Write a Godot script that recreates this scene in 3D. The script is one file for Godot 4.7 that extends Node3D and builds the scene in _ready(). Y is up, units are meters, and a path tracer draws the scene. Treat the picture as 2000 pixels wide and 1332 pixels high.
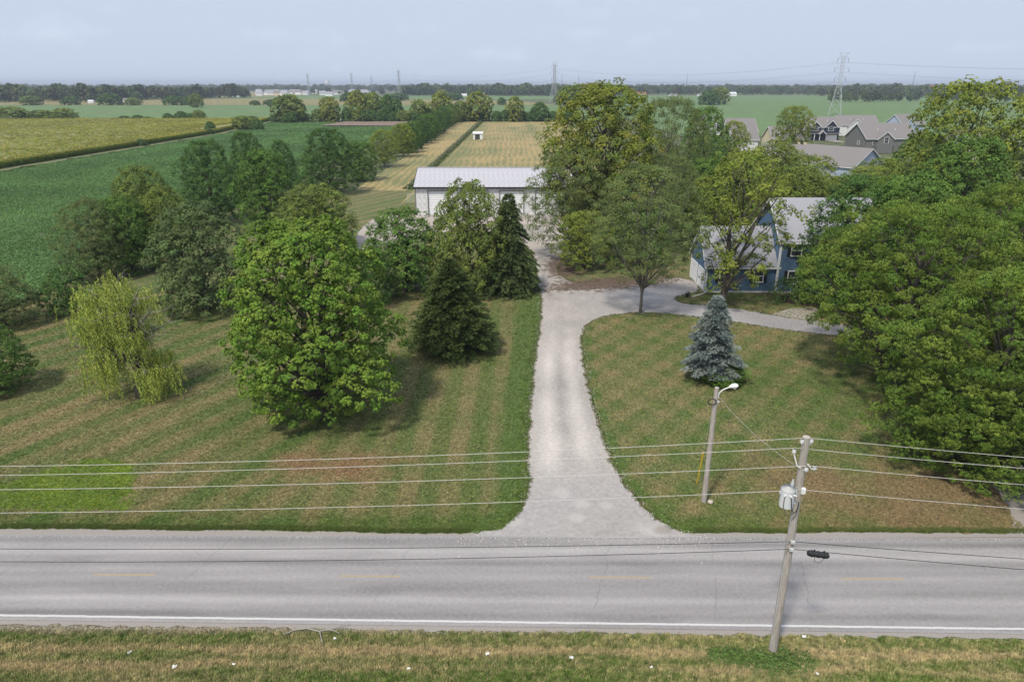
extends Node3D

var rng := RandomNumberGenerator.new()
var used := {}
var M := {}
var V := PackedVector3Array()
var C := PackedColorArray()
var I := PackedInt32Array()
var n_broad := FastNoiseLite.new()
var n_mid := FastNoiseLite.new()
var n_fine := FastNoiseLite.new()
var n_grit := FastNoiseLite.new()
const GAIN := 0.7

func _ready():
	rng.seed = 7
	setup_camera_and_light()
	n_broad.seed = 3; n_broad.frequency = 0.045; n_broad.fractal_octaves = 3
	n_mid.seed = 9; n_mid.frequency = 0.35; n_mid.fractal_octaves = 3
	n_fine.seed = 21; n_fine.frequency = 1.7; n_fine.fractal_octaves = 2
	n_grit.seed = 33; n_grit.frequency = 5.0; n_grit.fractal_octaves = 2
	make_materials()
	build_land()
	print("land ", Time.get_ticks_msec())
	build_road()
	print("road ", Time.get_ticks_msec())
	build_barn()
	build_blue_house()
	build_subdivision()
	build_far_buildings()
	print("buildings ", Time.get_ticks_msec())
	build_trees()
	print("trees ", Time.get_ticks_msec())
	build_far_trees()
	build_crops()
	build_grass()
	print("grass ", Time.get_ticks_msec())
	build_poles()
	build_towers()
	build_small_things()
	print("done ", Time.get_ticks_msec())

func setup_camera_and_light():
	var cam := Camera3D.new()
	cam.name = "camera"
	add_child(cam)
	cam.fov = 53.1
	cam.near = 0.5
	cam.far = 20000.0
	cam.position = Vector3(0, 22.6, 0)
	cam.rotation_degrees = Vector3(-20.6, 0, 0)
	cam.current = true
	var sun := DirectionalLight3D.new()
	sun.name = "sun"
	add_child(sun)
	sun.light_energy = 0.86
	sun.light_color = Color(1.0, 0.965, 0.91)
	sun.light_angular_distance = 7.0
	sun.shadow_enabled = true
	sun.look_at_from_position(Vector3.ZERO, Vector3(0.29, -0.84, -0.46))
	var e := Environment.new()
	e.background_mode = Environment.BG_SKY
	var sm := ProceduralSkyMaterial.new()
	sm.sky_top_color = lin(0.43, 0.49, 0.605)
	sm.sky_horizon_color = lin(0.425, 0.485, 0.590)
	sm.sky_curve = 0.12
	sm.ground_bottom_color = lin(0.16, 0.17, 0.12)
	sm.ground_horizon_color = lin(0.45, 0.52, 0.62)
	sm.sun_angle_max = 1.0
	sm.sky_cover = sky_wisps()
	sm.sky_cover_modulate = Color(1, 1, 1, 1)
	var sky := Sky.new()
	sky.sky_material = sm
	e.sky = sky
	e.tonemap_mode = Environment.TONE_MAPPER_LINEAR
	e.tonemap_exposure = 1.4
	e.sdfgi_enabled = true
	e.ssao_enabled = true
	e.ssil_enabled = true
	e.fog_enabled = true
	e.fog_density = 0.00014
	e.fog_light_color = Color(0.87, 0.92, 1.0)
	var we := WorldEnvironment.new()
	we.name = "air"
	we.environment = e
	add_child(we)

func sky_wisps() -> Texture2D:
	# thin high cloud wisps, spread over the whole sky
	var w := 1024
	var h := 512
	var nz := FastNoiseLite.new()
	nz.seed = 5; nz.frequency = 1.0; nz.fractal_octaves = 4
	var data := PackedByteArray()
	data.resize(w * h * 4)
	for j in h:
		var el := (0.5 - (j + 0.5) / h) * PI
		if el <= 0.0:
			continue
		for i in w:
			var az := (i + 0.5) / w * TAU
			var v := nz.get_noise_3d(cos(az) * 5.0, el * 38.0, sin(az) * 5.0) + 0.35 * nz.get_noise_3d(cos(az) * 26.0, el * 120.0, sin(az) * 26.0)
			var a := clampf((v - 0.30) * 1.6, 0.0, 1.0) * 0.08
			var k := (j * w + i) * 4
			data[k] = 255; data[k + 1] = 248; data[k + 2] = 250
			data[k + 3] = int(a * 255.0)
	return ImageTexture.create_from_image(Image.create_from_data(w, h, false, Image.FORMAT_RGBA8, data))

# ---------------------------------------------------------------- helpers
func lin(r: float, g: float, b: float) -> Color:
	return Color(r, g, b).linear_to_srgb()

func numbered(called: String) -> String:
	if not used.has(called):
		used[called] = 0
		return called
	used[called] += 1
	return "%s_%03d" % [called, used[called]]

func tag(o: Node, label: String, category: String, group := ""):
	o.set_meta("label", label)
	o.set_meta("category", category)
	if group != "":
		o.set_meta("group", group)
	return o

func thing(called: String, label: String, category: String, at: Vector3, turn := 0.0, group := "") -> Node3D:
	var o := Node3D.new()
	o.name = numbered(called)
	add_child(o)
	o.position = at
	o.rotation.y = turn
	tag(o, label, category, group)
	return o

func part(called: String, mesh: Mesh, m: Material, parent: Node, at := Vector3.ZERO) -> MeshInstance3D:
	var o := MeshInstance3D.new()
	o.name = called if parent != self else numbered(called)
	o.mesh = mesh
	o.material_override = m
	parent.add_child(o, true)
	o.position = at
	return o

func struct(called: String, mesh: Mesh, m: Material) -> MeshInstance3D:
	var o := part(called, mesh, m, self)
	o.set_meta("kind", "structure")
	return o

func stuff_of(called: String, label: String, category: String, mesh: Mesh, m: Material, xf: Array, cols: PackedColorArray, parent: Node = self) -> MultiMeshInstance3D:
	var mm := MultiMesh.new()
	mm.transform_format = MultiMesh.TRANSFORM_3D
	mm.use_colors = cols.size() > 0
	mm.mesh = mesh
	mm.instance_count = xf.size()
	for i in xf.size():
		mm.set_instance_transform(i, xf[i])
		if cols.size() > 0:
			mm.set_instance_color(i, cols[i])
	var o := MultiMeshInstance3D.new()
	o.name = numbered(called) if parent == self else called
	o.multimesh = mm
	o.material_override = m
	parent.add_child(o, true)
	o.set_meta("kind", "stuff")
	if parent == self:
		tag(o, label, category)
	return o

class MB:
	var p := PackedVector3Array()
	var n := PackedVector3Array()
	var uv := PackedVector2Array()
	var ix := PackedInt32Array()
	func quad(a: Vector3, b: Vector3, c: Vector3, d: Vector3):
		# corners in order; the normal follows (b-a) x (d-a)
		var nn := (b - a).cross(d - a).normalized()
		var k := p.size()
		var lu := (b - a).length()
		var lv := (d - a).length()
		for q in [a, b, c, d]:
			p.append(q); n.append(nn)
		uv.append(Vector2(0, 0)); uv.append(Vector2(lu, 0)); uv.append(Vector2(lu, lv)); uv.append(Vector2(0, lv))
		for q in [0, 2, 1, 0, 3, 2]:
			ix.append(k + q)
	func tri(a: Vector3, b: Vector3, c: Vector3):
		var nn := (b - a).cross(c - a).normalized()
		var k := p.size()
		for q in [a, b, c]:
			p.append(q); n.append(nn); uv.append(Vector2(q.x + q.z, q.y))
		for q in [0, 2, 1]:
			ix.append(k + q)
	func box(c: Vector3, s: Vector3, yaw := 0.0):
		var h := s / 2.0
		var bs := Basis(Vector3.UP, yaw)
		var q := []
		for sx in [-1, 1]:
			for sy in [-1, 1]:
				for sz in [-1, 1]:
					q.append(c + bs * Vector3(sx * h.x, sy * h.y, sz * h.z))
		quad(q[1], q[5], q[7], q[3]); quad(q[4], q[0], q[2], q[6]); quad(q[5], q[4], q[6], q[7])
		quad(q[0], q[1], q[3], q[2]); quad(q[3], q[7], q[6], q[2]); quad(q[0], q[4], q[5], q[1])
	func bar(a: Vector3, b: Vector3, w: float, d := -1.0):
		# square bar from a to b
		if d < 0.0: d = w
		var t := (b - a).normalized()
		var r := t.cross(Vector3.UP if absf(t.y) < 0.95 else Vector3.RIGHT).normalized()
		var u := r.cross(t)
		r *= w * 0.5; u *= d * 0.5
		quad(a - r - u, a - r + u, b - r + u, b - r - u); quad(a + r + u, a + r - u, b + r - u, b + r + u)
		quad(a - r + u, a + r + u, b + r + u, b - r + u); quad(a + r - u, a - r - u, b - r - u, b + r - u)
		quad(a - r - u, a + r - u, a + r + u, a - r + u); quad(b + r - u, b - r - u, b - r + u, b + r + u)
	func tube(path: PackedVector3Array, rad: PackedFloat32Array, sides: int, cap := true):
		var k := p.size()
		var m := path.size()
		var r := Vector3.RIGHT
		var along := 0.0
		for i in m:
			var t := (path[mini(i + 1, m - 1)] - path[maxi(i - 1, 0)]).normalized()
			r = (r - t * r.dot(t))
			if r.length() < 0.01:
				r = t.cross(Vector3.UP if absf(t.y) < 0.9 else Vector3.FORWARD)
			r = r.normalized()
			var u := t.cross(r)
			if i > 0:
				along += path[i].distance_to(path[i - 1])
			for s in sides:
				var a := TAU * s / sides
				var d := r * cos(a) + u * sin(a)
				p.append(path[i] + d * rad[i]); n.append(d); uv.append(Vector2(float(s) / sides, along))
		for i in m - 1:
			for s in sides:
				var a0 := k + i * sides + s
				var a1 := k + i * sides + (s + 1) % sides
				ix.append_array(PackedInt32Array([a0, a0 + sides, a1, a1, a0 + sides, a1 + sides]))
		if cap:
			for e in [0, m - 1]:
				var c := p.size()
				var nn := (path[0] - path[1]).normalized() if e == 0 else (path[m - 1] - path[m - 2]).normalized()
				p.append(path[e]); n.append(nn); uv.append(Vector2.ZERO)
				for s in sides:
					p.append(p[k + e * sides + s]); n.append(nn); uv.append(Vector2.ZERO)
				for s in sides:
					if e == 0:
						ix.append_array(PackedInt32Array([c, c + 1 + s, c + 1 + (s + 1) % sides]))
					else:
						ix.append_array(PackedInt32Array([c, c + 1 + (s + 1) % sides, c + 1 + s]))
	func lathe(c: Vector3, prof: Array, sides: int):
		# prof: [radius, y] pairs
		var pa := PackedVector3Array()
		var ra := PackedFloat32Array()
		for q in prof:
			pa.append(c + Vector3(0, q[1], 0)); ra.append(maxf(q[0], 0.001))
		tube(pa, ra, sides)
	func poly(pts: PackedVector2Array, y: float):
		var tr := Geometry2D.triangulate_polygon(pts)
		var k := p.size()
		for q in pts:
			p.append(Vector3(q.x, y, q.y)); n.append(Vector3.UP); uv.append(q)
		for i in range(0, tr.size(), 3):
			var a := pts[tr[i]]
			var cr := (pts[tr[i + 1]] - a).cross(pts[tr[i + 2]] - a)
			if cr > 0.0:
				ix.append_array(PackedInt32Array([k + tr[i], k + tr[i + 1], k + tr[i + 2]]))
			else:
				ix.append_array(PackedInt32Array([k + tr[i], k + tr[i + 2], k + tr[i + 1]]))
	func mesh(planar := Rect2()) -> ArrayMesh:
		var a := []
		a.resize(Mesh.ARRAY_MAX)
		a[Mesh.ARRAY_VERTEX] = p
		a[Mesh.ARRAY_NORMAL] = n
		a[Mesh.ARRAY_TEX_UV] = uv
		if planar.size.x > 0.0:
			var u2 := PackedVector2Array()
			for q in p:
				u2.append(Vector2((q.x - planar.position.x) / planar.size.x, (q.z - planar.position.y) / planar.size.y))
			a[Mesh.ARRAY_TEX_UV2] = u2
		a[Mesh.ARRAY_INDEX] = ix
		var m := ArrayMesh.new()
		m.add_surface_from_arrays(Mesh.PRIMITIVE_TRIANGLES, a)
		return m

func bar_mesh(a: Vector3, b: Vector3, w: float, d := -1.0) -> ArrayMesh:
	var m := MB.new()
	m.bar(a, b, w, d)
	return m.mesh()

func box_mesh(c: Vector3, s: Vector3, yaw := 0.0) -> ArrayMesh:
	var m := MB.new()
	m.box(c, s, yaw)
	return m.mesh()

func tube_mesh(path: Array, rad: Array, sides := 10) -> ArrayMesh:
	var m := MB.new()
	m.tube(PackedVector3Array(path), PackedFloat32Array(rad), sides)
	return m.mesh()

func lathe_mesh(prof: Array, sides := 14) -> ArrayMesh:
	var m := MB.new()
	m.lathe(Vector3.ZERO, prof, sides)
	return m.mesh()

# ---------------------------------------------------------------- materials
func grain(sd: int, freq: float, lo: Color, hi: Color, size := 512, octaves := 4, kind := FastNoiseLite.TYPE_SIMPLEX_SMOOTH) -> NoiseTexture2D:
	var f := FastNoiseLite.new()
	f.seed = sd; f.frequency = freq; f.fractal_octaves = octaves; f.noise_type = kind
	var t := NoiseTexture2D.new()
	t.width = size; t.height = size; t.seamless = true; t.noise = f
	var g := Gradient.new()
	g.set_color(0, lo); g.set_color(1, hi)
	t.color_ramp = g
	return t

func mat(c: Color, rough := 0.8, metal := 0.0) -> StandardMaterial3D:
	var m := StandardMaterial3D.new()
	m.albedo_color = c
	m.roughness = rough
	m.metallic = metal
	return m

func grained(c: Color, tex: Texture2D, scale: float, rough := 0.9, relief := 0.0) -> StandardMaterial3D:
	var m := mat(c, rough)
	m.albedo_texture = tex
	m.uv1_triplanar = true
	m.uv1_world_triplanar = true
	m.uv1_scale = Vector3.ONE * scale
	if relief > 0.0:
		m.heightmap_enabled = true
		m.heightmap_texture = tex
		m.heightmap_scale = relief
	return m

func make_materials():
	var white := Color(1, 1, 1)
	var g_grass := grain(1, 0.022, Color(0.30, 0.30, 0.30), white, 1024, 5)
	var g_stone := grain(2, 0.045, Color(0.55, 0.55, 0.56), white, 1024, 5)
	var g_soft := grain(4, 0.02, Color(0.80, 0.80, 0.80), white, 512, 4)
	M.g_grass = g_grass; M.g_stone = g_stone; M.g_soft = g_soft
	M.leaf = mat(lin(GAIN, GAIN, GAIN), 0.55)
	M.leaf.vertex_color_use_as_albedo = true
	M.leaf.backlight_enabled = true
	M.leaf.backlight = Color(0.48, 0.54, 0.30)
	M.leaf.metallic_specular = 0.35
	M.needle = mat(lin(GAIN, GAIN, GAIN), 0.65)
	M.needle.vertex_color_use_as_albedo = true
	M.needle.metallic_specular = 0.3
	M.blade = mat(lin(GAIN, GAIN, GAIN), 0.7)
	M.blade.vertex_color_use_as_albedo = true
	M.blade.backlight_enabled = true
	M.blade.backlight = Color(0.4, 0.4, 0.2)
	M.bark = grained(lin(0.17, 0.145, 0.115), grain(6, 0.03, Color(0.45, 0.45, 0.45), white, 256, 5), 1.2, 0.95, 3.0)
	M.bark_pale = grained(lin(0.26, 0.235, 0.20), M.bark.albedo_texture, 1.2, 0.95, 2.0)
	M.ground = grained(lin(0.21, 0.25, 0.09), g_grass, 0.01, 0.95)
	M.far_soy = grained(lin(0.120, 0.205, 0.060), g_soft, 0.006, 0.9)
	M.soy = grained(lin(0.15, 0.25, 0.08), g_grass, 0.1, 0.9)
	M.far_corn = grained(lin(0.50, 0.45, 0.17), g_grass, 0.008, 0.95)
	M.corn = grained(lin(0.52, 0.50, 0.16), g_grass, 0.1, 0.95)
	M.margin = grained(lin(0.33, 0.36, 0.15), g_grass, 0.1, 0.95)
	M.soil = grained(lin(0.50, 0.37, 0.28), g_grass, 0.05, 0.95)
	M.white_steel = mat(lin(0.80, 0.81, 0.82), 0.45)
	M.white_steel.albedo_texture = g_soft
	M.white_steel.uv1_triplanar = true
	M.white_steel.uv1_scale = Vector3.ONE * 0.13
	M.roof_steel = mat(lin(0.54, 0.535, 0.575), 0.5)
	M.roof_steel.albedo_texture = g_soft
	M.roof_steel.uv1_triplanar = true
	M.roof_steel.uv1_scale = Vector3.ONE * 0.1
	M.black_trim = mat(lin(0.022, 0.022, 0.025), 0.5)
	M.door_white = mat(lin(0.76, 0.78, 0.80), 0.4)
	M.white_paint = mat(lin(0.80, 0.80, 0.79), 0.5)
	M.blue_siding = grained(lin(0.115, 0.205, 0.33), g_soft, 0.3, 0.65)
	M.grey_shingle = grained(lin(0.62, 0.63, 0.68), grain(8, 0.25, Color(0.45, 0.45, 0.47), white, 512, 3), 0.5, 0.9, 1.0)
	M.tan_shingle = grained(lin(0.29, 0.27, 0.265), grain(8, 0.25, Color(0.7, 0.7, 0.7), white, 256, 3), 0.4, 0.9)
	M.navy_siding = mat(lin(0.022, 0.030, 0.050), 0.6)
	M.pale_siding = mat(lin(0.66, 0.66, 0.66), 0.6)
	M.ice_siding = mat(lin(0.38, 0.44, 0.57), 0.6)
	M.slate_siding = mat(lin(0.165, 0.165, 0.16), 0.6)
	M.cream_siding = mat(lin(0.62, 0.54, 0.38), 0.6)
	M.shutter = mat(lin(0.02, 0.02, 0.022), 0.5)
	M.glass = mat(lin(0.03, 0.04, 0.05), 0.08)
	M.glass.metallic_specular = 0.6
	M.concrete = grained(lin(0.55, 0.50, 0.45), g_stone, 0.4, 0.9)
	M.mulch = grained(lin(0.28, 0.17, 0.12), g_grass, 1.0, 0.95, 2.0)
	M.line_white = grained(lin(0.92, 0.91, 0.88), g_stone, 0.5, 0.7)
	M.line_worn = grained(lin(0.62, 0.60, 0.58), g_grass, 0.35, 0.8)
	M.line_yellow = grained(lin(0.52, 0.41, 0.23), grain(14, 0.1, Color(0.70, 0.72, 0.78), white, 256, 4), 1.0, 0.75)
	M.pole = mat(lin(0.60, 0.555, 0.515), 0.95)
	M.pole.albedo_texture = grain(11, 0.035, Color(0.62, 0.60, 0.58), white, 512, 5)
	M.pole.uv1_scale = Vector3(2.0, 0.07, 1.0)
	M.pole.heightmap_enabled = true
	M.pole.heightmap_texture = M.pole.albedo_texture
	M.pole.heightmap_scale = 1.0
	M.wire = mat(lin(0.55, 0.53, 0.50), 0.45)
	M.cable = mat(lin(0.02, 0.02, 0.022), 0.6)
	M.galv = mat(lin(0.52, 0.54, 0.55), 0.45)
	M.trafo = mat(lin(0.62, 0.64, 0.66), 0.4)
	M.porcelain = mat(lin(0.78, 0.78, 0.76), 0.25)
	M.yellow = mat(lin(0.72, 0.46, 0.03), 0.5)
	M.paper = mat(lin(0.80, 0.80, 0.78), 0.7)
	M.rock = grained(lin(0.85, 0.74, 0.62), g_stone, 2.0, 0.9, 2.0)
	M.twig = mat(lin(0.16, 0.125, 0.095), 0.9)
	M.dead_twig = mat(lin(0.30, 0.27, 0.24), 0.9)
	M.red_roof = mat(lin(0.35, 0.10, 0.08), 0.6)
	M.rubber = mat(lin(0.02, 0.02, 0.02), 0.8)
	M.dark_leaf = mat(lin(0.05, 0.09, 0.03), 0.6)
	M.crack_tar = mat(lin(0.14, 0.135, 0.135), 0.9)
	M.shoulder = grained(lin(0.50, 0.455, 0.41), g_stone, 0.5, 0.95, 2.0)
	M.car_paint = mat(lin(0.72, 0.73, 0.75), 0.25)
	M.car_paint.clearcoat_enabled = true
	M.car_paint.clearcoat = 1.0

# ---------------------------------------------------------------- land
const DRIVE_L := [Vector2(-2.6, -30.2), Vector2(-1.2, -30.9), Vector2(-0.42, -31.25), Vector2(0.58, -32.68), Vector2(1.0, -34.75), Vector2(0.99, -38.3), Vector2(1.33, -45.65), Vector2(2.03, -55.8), Vector2(2.8, -63.9), Vector2(3.29, -72.4), Vector2(3.1, -78.5), Vector2(3.2, -94.0), Vector2(1.0, -108.0), Vector2(-6, -113.0), Vector2(-12, -111.0), Vector2(-17, -103.5), Vector2(-21.2, -97.3), Vector2(-23.8, -100.6), Vector2(-25.4, -112.0), Vector2(-25.0, -125.0), Vector2(-20.0, -127.2)]
const DRIVE_R := [Vector2(7.0, -127.2), Vector2(9.5, -118.0), Vector2(9.0, -104.0), Vector2(8.5, -97.0), Vector2(6.5, -91.0), Vector2(5.8, -85.0), Vector2(6.9, -81.3), Vector2(9.0, -79.9), Vector2(16.1, -81.5), Vector2(22.2, -83.0), Vector2(22.25, -76.4), Vector2(19.7, -75.3), Vector2(18.2, -73.6), Vector2(18.6, -72.2), Vector2(19.2, -71.8), Vector2(23.3, -70.5), Vector2(27.0, -68.2), Vector2(29.0, -66.7), Vector2(33.0, -64.8), Vector2(40.0, -62.0), Vector2(40.0, -58.6), Vector2(33.0, -60.9), Vector2(26.66, -63.1), Vector2(22.4, -65.8), Vector2(17.7, -67.9), Vector2(13.56, -68.8), Vector2(9.6, -67.6), Vector2(7.8, -65.4), Vector2(6.8, -62.4), Vector2(6.4, -58.3), Vector2(6.1, -51.3), Vector2(6.1, -44.0), Vector2(6.3, -38.9), Vector2(6.8, -35.3), Vector2(7.76, -32.4), Vector2(8.9, -30.9), Vector2(10.2, -30.2)]
const LUSH := [Vector2(-24.3, -38.0), Vector2(-22.4, -34.8), Vector2(-22.2, -32.8), Vector2(-40.0, -32.8), Vector2(-36.0, -35.0), Vector2(-30.5, -35.8), Vector2(-29.2, -37.2), Vector2(-27.0, -38.6)]
var lush_poly := PackedVector2Array(LUSH)
var drive_poly := PackedVector2Array()

func ragged(pts: Array, amount: float, step := 0.5) -> PackedVector2Array:
	var out := PackedVector2Array()
	for i in pts.size() - 1:
		var a: Vector2 = pts[i]
		var b: Vector2 = pts[i + 1]
		var k := maxi(1, int(a.distance_to(b) / step))
		var nn := (b - a).normalized().orthogonal()
		for j in k:
			var q := a.lerp(b, float(j) / k)
			out.append(q + nn * (n_mid.get_noise_2d(q.x * 3.0, q.y * 3.0) * amount * 1.6 + n_fine.get_noise_2d(q.x * 2.0, q.y * 2.0) * amount))
	if pts[pts.size() - 1] != pts[0]:
		out.append(pts[pts.size() - 1])
	return out

func smooth_line(pts: Array) -> Array:
	# one round of corner cutting
	var out := [pts[0]]
	for i in pts.size() - 1:
		var a: Vector2 = pts[i]
		var b: Vector2 = pts[i + 1]
		out.append(a.lerp(b, 0.25)); out.append(a.lerp(b, 0.75))
	out.append(pts[pts.size() - 1])
	return out

func left_edge_at(z: float) -> float:
	for i in 12:
		var a: Vector2 = DRIVE_L[i]
		var b: Vector2 = DRIVE_L[i + 1]
		if z <= a.y and z >= b.y:
			return lerpf(a.x, b.x, (z - a.y) / (b.y - a.y))
	return 3.0

func right_edge_at(z: float) -> float:
	for i in range(DRIVE_R.size() - 2, 25, -1):
		var a: Vector2 = DRIVE_R[i + 1]
		var b: Vector2 = DRIVE_R[i]
		if z <= a.y and z >= b.y:
			return lerpf(a.x, b.x, (z - a.y) / (b.y - a.y))
	return 6.2

func lawn_color(x: float, z: float) -> Color:
	var b := n_broad.get_noise_2d(x, z)
	var b2 := n_broad.get_noise_2d(x * 3.1 + 50.0, z * 3.1)
	var m := n_mid.get_noise_2d(x, z)
	var f := n_fine.get_noise_2d(x, z)
	var gr := n_grit.get_noise_2d(x, z)
	var s := 0.0
	if x < 3.0:
		var t := clampf((x + 15.0) / 4.0, 0.0, 1.0)
		var s1 := clampf(2.2 * sin((x + 0.02 * z) * TAU / 2.5), -1.0, 1.0)
		var s2 := clampf(2.0 * sin((x * 0.88 + z * 0.48) * TAU / 2.9), -1.0, 1.0) * 0.8 + 0.5 * sin((x * 0.88 + z * 0.48) * TAU / 7.3 + 1.0)
		s = lerpf(s2, s1 * 0.7, t)
	else:
		s = 0.7 * clampf(2.0 * sin((x * 0.77 + z * 0.64) * TAU / 2.3), -1.0, 1.0) + 0.45 * clampf(2.0 * sin((x * 0.8 - z * 0.6) * TAU / 2.5), -1.0, 1.0)
	var dry := 0.42 + 0.36 * b + 0.14 * b2 + (0.36 if x < 3.0 else 0.30) * s * (0.8 + 0.8 * b2) + 0.16 * m + 0.12 * f + 0.18 * gr
	# sun-scorched patches at the front of both lots
	var d_orange := Vector2((x + 11.0) / 4.2, (z + 37.8) / 1.7).length()
	var orange := clampf(1.25 - d_orange + m * 0.7, 0.0, 1.0)
	var d_brown := maxf(absf(x - 23.5) / 9.0, absf(z + 34.0) / 4.5)
	var brown := clampf(1.25 - d_brown + b2 * 0.6 + m * 0.4, 0.0, 1.0)
	if z > -95.0:
		var le := left_edge_at(z) - x
		if le > -1.5 and le < 2.4 and z < -31.0 and z > -95.0:
			dry -= clampf(1.6 - le * 0.65, 0.0, 0.75)
	var re := x - right_edge_at(z)
	if re > -1.0 and re < 0.9 and z < -31.0 and z > -64.0:
		dry -= 0.35
	if z > -32.6:
		dry -= 0.35 * clampf((z + 32.6) / 0.8, 0.0, 1.0) * clampf((14.0 - x) / 3.0, 0.2, 1.0)
	dry += 0.35 * orange
	dry = clampf(dry, 0.0, 1.0)
	var c := Color(0.105, 0.165, 0.030).lerp(Color(0.275, 0.225, 0.100), dry)
	c = c.lerp(Color(0.29, 0.165, 0.085), orange * 0.75)
	c = c.lerp(Color(0.25, 0.165, 0.085), brown * 0.75)
	if z > -39.5 and x < -20.0 and Geometry2D.is_point_in_polygon(Vector2(x + m * 0.6 + f * 0.5 + gr * 0.4, z + m * 0.5 + f * 0.4 + gr * 0.3), lush_poly):
		c = Color(0.175, 0.25, 0.016).lerp(Color(0.115, 0.18, 0.02), clampf(0.4 + m + f + gr, 0.0, 1.0))
	# random speckle of the turf
	var speckle := 1.0 + 0.15 * f + 0.22 * gr
	return Color(c.r * speckle, c.g * speckle, c.b * speckle)

func verge_color(x: float, z: float) -> Color:
	var b := n_broad.get_noise_2d(x * 1.4 + 200.0, z * 5.0)
	var m := n_mid.get_noise_2d(x * 1.2, z * 2.4)
	var f := n_fine.get_noise_2d(x, z * 1.5)
	var gr := n_grit.get_noise_2d(x * 0.8, z * 1.2)
	var streak := 0.0
	var zc := -22.5 + 0.012 * x + 0.22 * n_broad.get_noise_2d(x * 2.0, 7.0)
	streak = clampf(1.0 - absf(z - zc) / (0.36 + 0.3 * n_broad.get_noise_2d(x * 3.0, 90.0)), 0.0, 1.0)
	var zc2 := -21.6 + 0.02 * x + 0.5 * n_broad.get_noise_2d(x * 2.0, 37.0)
	streak = maxf(streak, 0.7 * clampf(1.0 - absf(z - zc2) / 0.35 + b, 0.0, 1.0))
	var dry := clampf(0.20 + 0.55 * b + 0.30 * m + 0.25 * f + 0.4 * gr + streak * 0.9, 0.0, 1.0)
	var c := Color(0.098, 0.150, 0.028).lerp(Color(0.33, 0.27, 0.145), dry)
	if z < -23.45:
		c = c.lerp(Color(0.32, 0.265, 0.20), clampf((-23.3 - z + m * 0.3) * 1.6, 0.0, 0.75))
	var k := 1.0 + 0.25 * f + 0.5 * gr
	return Color(c.r * k, c.g * k, c.b * k)

func gravel_color(x: float, z: float) -> Color:
	var b := n_broad.get_noise_2d(x * 2.0 + 70.0, z * 1.2)
	var m := n_mid.get_noise_2d(x * 1.5, z * 0.6 + 30.0)
	var f := n_fine.get_noise_2d(x * 1.6, z * 1.6)
	var gr := n_grit.get_noise_2d(x * 0.7, z * 0.7)
	var v := 0.335 + 0.08 * b + 0.05 * m + 0.05 * f + 0.06 * gr
	var c := Color(v * 1.075, v * 0.99, v * 0.90)
	if z > -64.0 and z < -36.0:
		var t := (x - left_edge_at(z)) / maxf(0.5, right_edge_at(z) - left_edge_at(z))
		var tracks := exp(-pow((t - 0.28) / 0.13, 2.0)) + exp(-pow((t - 0.72) / 0.13, 2.0))
		v += (0.12 * tracks - 0.04 * exp(-pow((t - 0.5) / 0.08, 2.0))) * clampf((-z - 36.0) / 4.0, 0.0, 1.0) * clampf((z + 64.0) / 9.0, 0.0, 1.0)
		c = Color(v * 1.075, v * 0.99, v * 0.90)
	if z > -38.0:
		var k2 := clampf((z + 38.0) / 4.0, 0.0, 1.0) * clampf(0.85 + 0.8 * b, 0.0, 1.0)
		c = c.lerp(Color(0.345, 0.33, 0.315) * (1.0 + 0.2 * f), k2)
		for q in [Vector3(2.67, -34.64, 0.55), Vector3(4.18, -33.43, 0.4), Vector3(5.4, -33.3, 0.4), Vector3(3.56, -32.05, 0.45), Vector3(7.5, -30.9, 0.9), Vector3(0.2, -31.7, 0.5)]:
			var dd: float = Vector2(x - q.x, (z - q.y) * 1.2).length() / q.z + m * 1.3 + f * 0.8
			c = c.lerp(Color(0.52, 0.50, 0.475), clampf(1.0 - dd, 0.0, 0.38))
		# bare mud washed out beside the mouth of the drive
		var dd2 := Vector2(x - 8.3, (z + 31.0) * 2.0).length() + m * 0.6
		c = c.lerp(Color(0.22, 0.18, 0.145), clampf(0.9 - dd2, 0.0, 0.55))
	if z < -62.0 and x > 7.0 and z > -80.0:
		var k3 := clampf((x - 7.0) / 8.0, 0.0, 1.0)
		c = c.lerp(Color(0.30, 0.29, 0.295) * (1.0 + 0.5 * b + 0.25 * f), k3 * 0.8)
	if z < -96.0:
		c = c.lerp(Color(0.40, 0.34, 0.29), clampf(0.35 + b, 0.0, 0.8))
	return c

func road_color(x: float, z: float) -> Color:
	var mid := -27.25 + 0.01 * x
	var q := absf(z - mid)
	var b := n_broad.get_noise_2d(x * 0.8, z * 4.0 + 300.0)
	var m := n_mid.get_noise_2d(x * 0.35, z * 2.2)
	var f := n_fine.get_noise_2d(x * 2.5, z * 2.5)
	var v := 0.272 + 0.03 * b + 0.03 * m + 0.035 * f
	v -= 0.055 * exp(-pow((q - 0.95) / 0.35, 2.0)) * (0.7 + b)
	v -= 0.075 * exp(-pow((q - 2.65) / 0.30, 2.0)) * (0.8 + 1.2 * b)
	v += 0.045 * exp(-pow((q - 1.8) / 0.4, 2.0))
	var spots := clampf((n_broad.get_noise_2d(x * 1.3 + 900.0, z * 7.0) - 0.26) * 3.0, 0.0, 1.0)
	v -= 0.05 * spots * clampf(0.6 + 1.5 * m, 0.0, 1.0)
	if z < -28.0:
		v += 0.08 * clampf(1.0 - Vector2((x - 5.0) / 7.0, (z + 30.4) / 1.6).length(), 0.0, 1.0)
	v *= 1.0 + 0.06 * sin(z * 9.0 + b * 3.0)
	return Color(v * 1.04, v * 0.985, v * 0.955)

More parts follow.
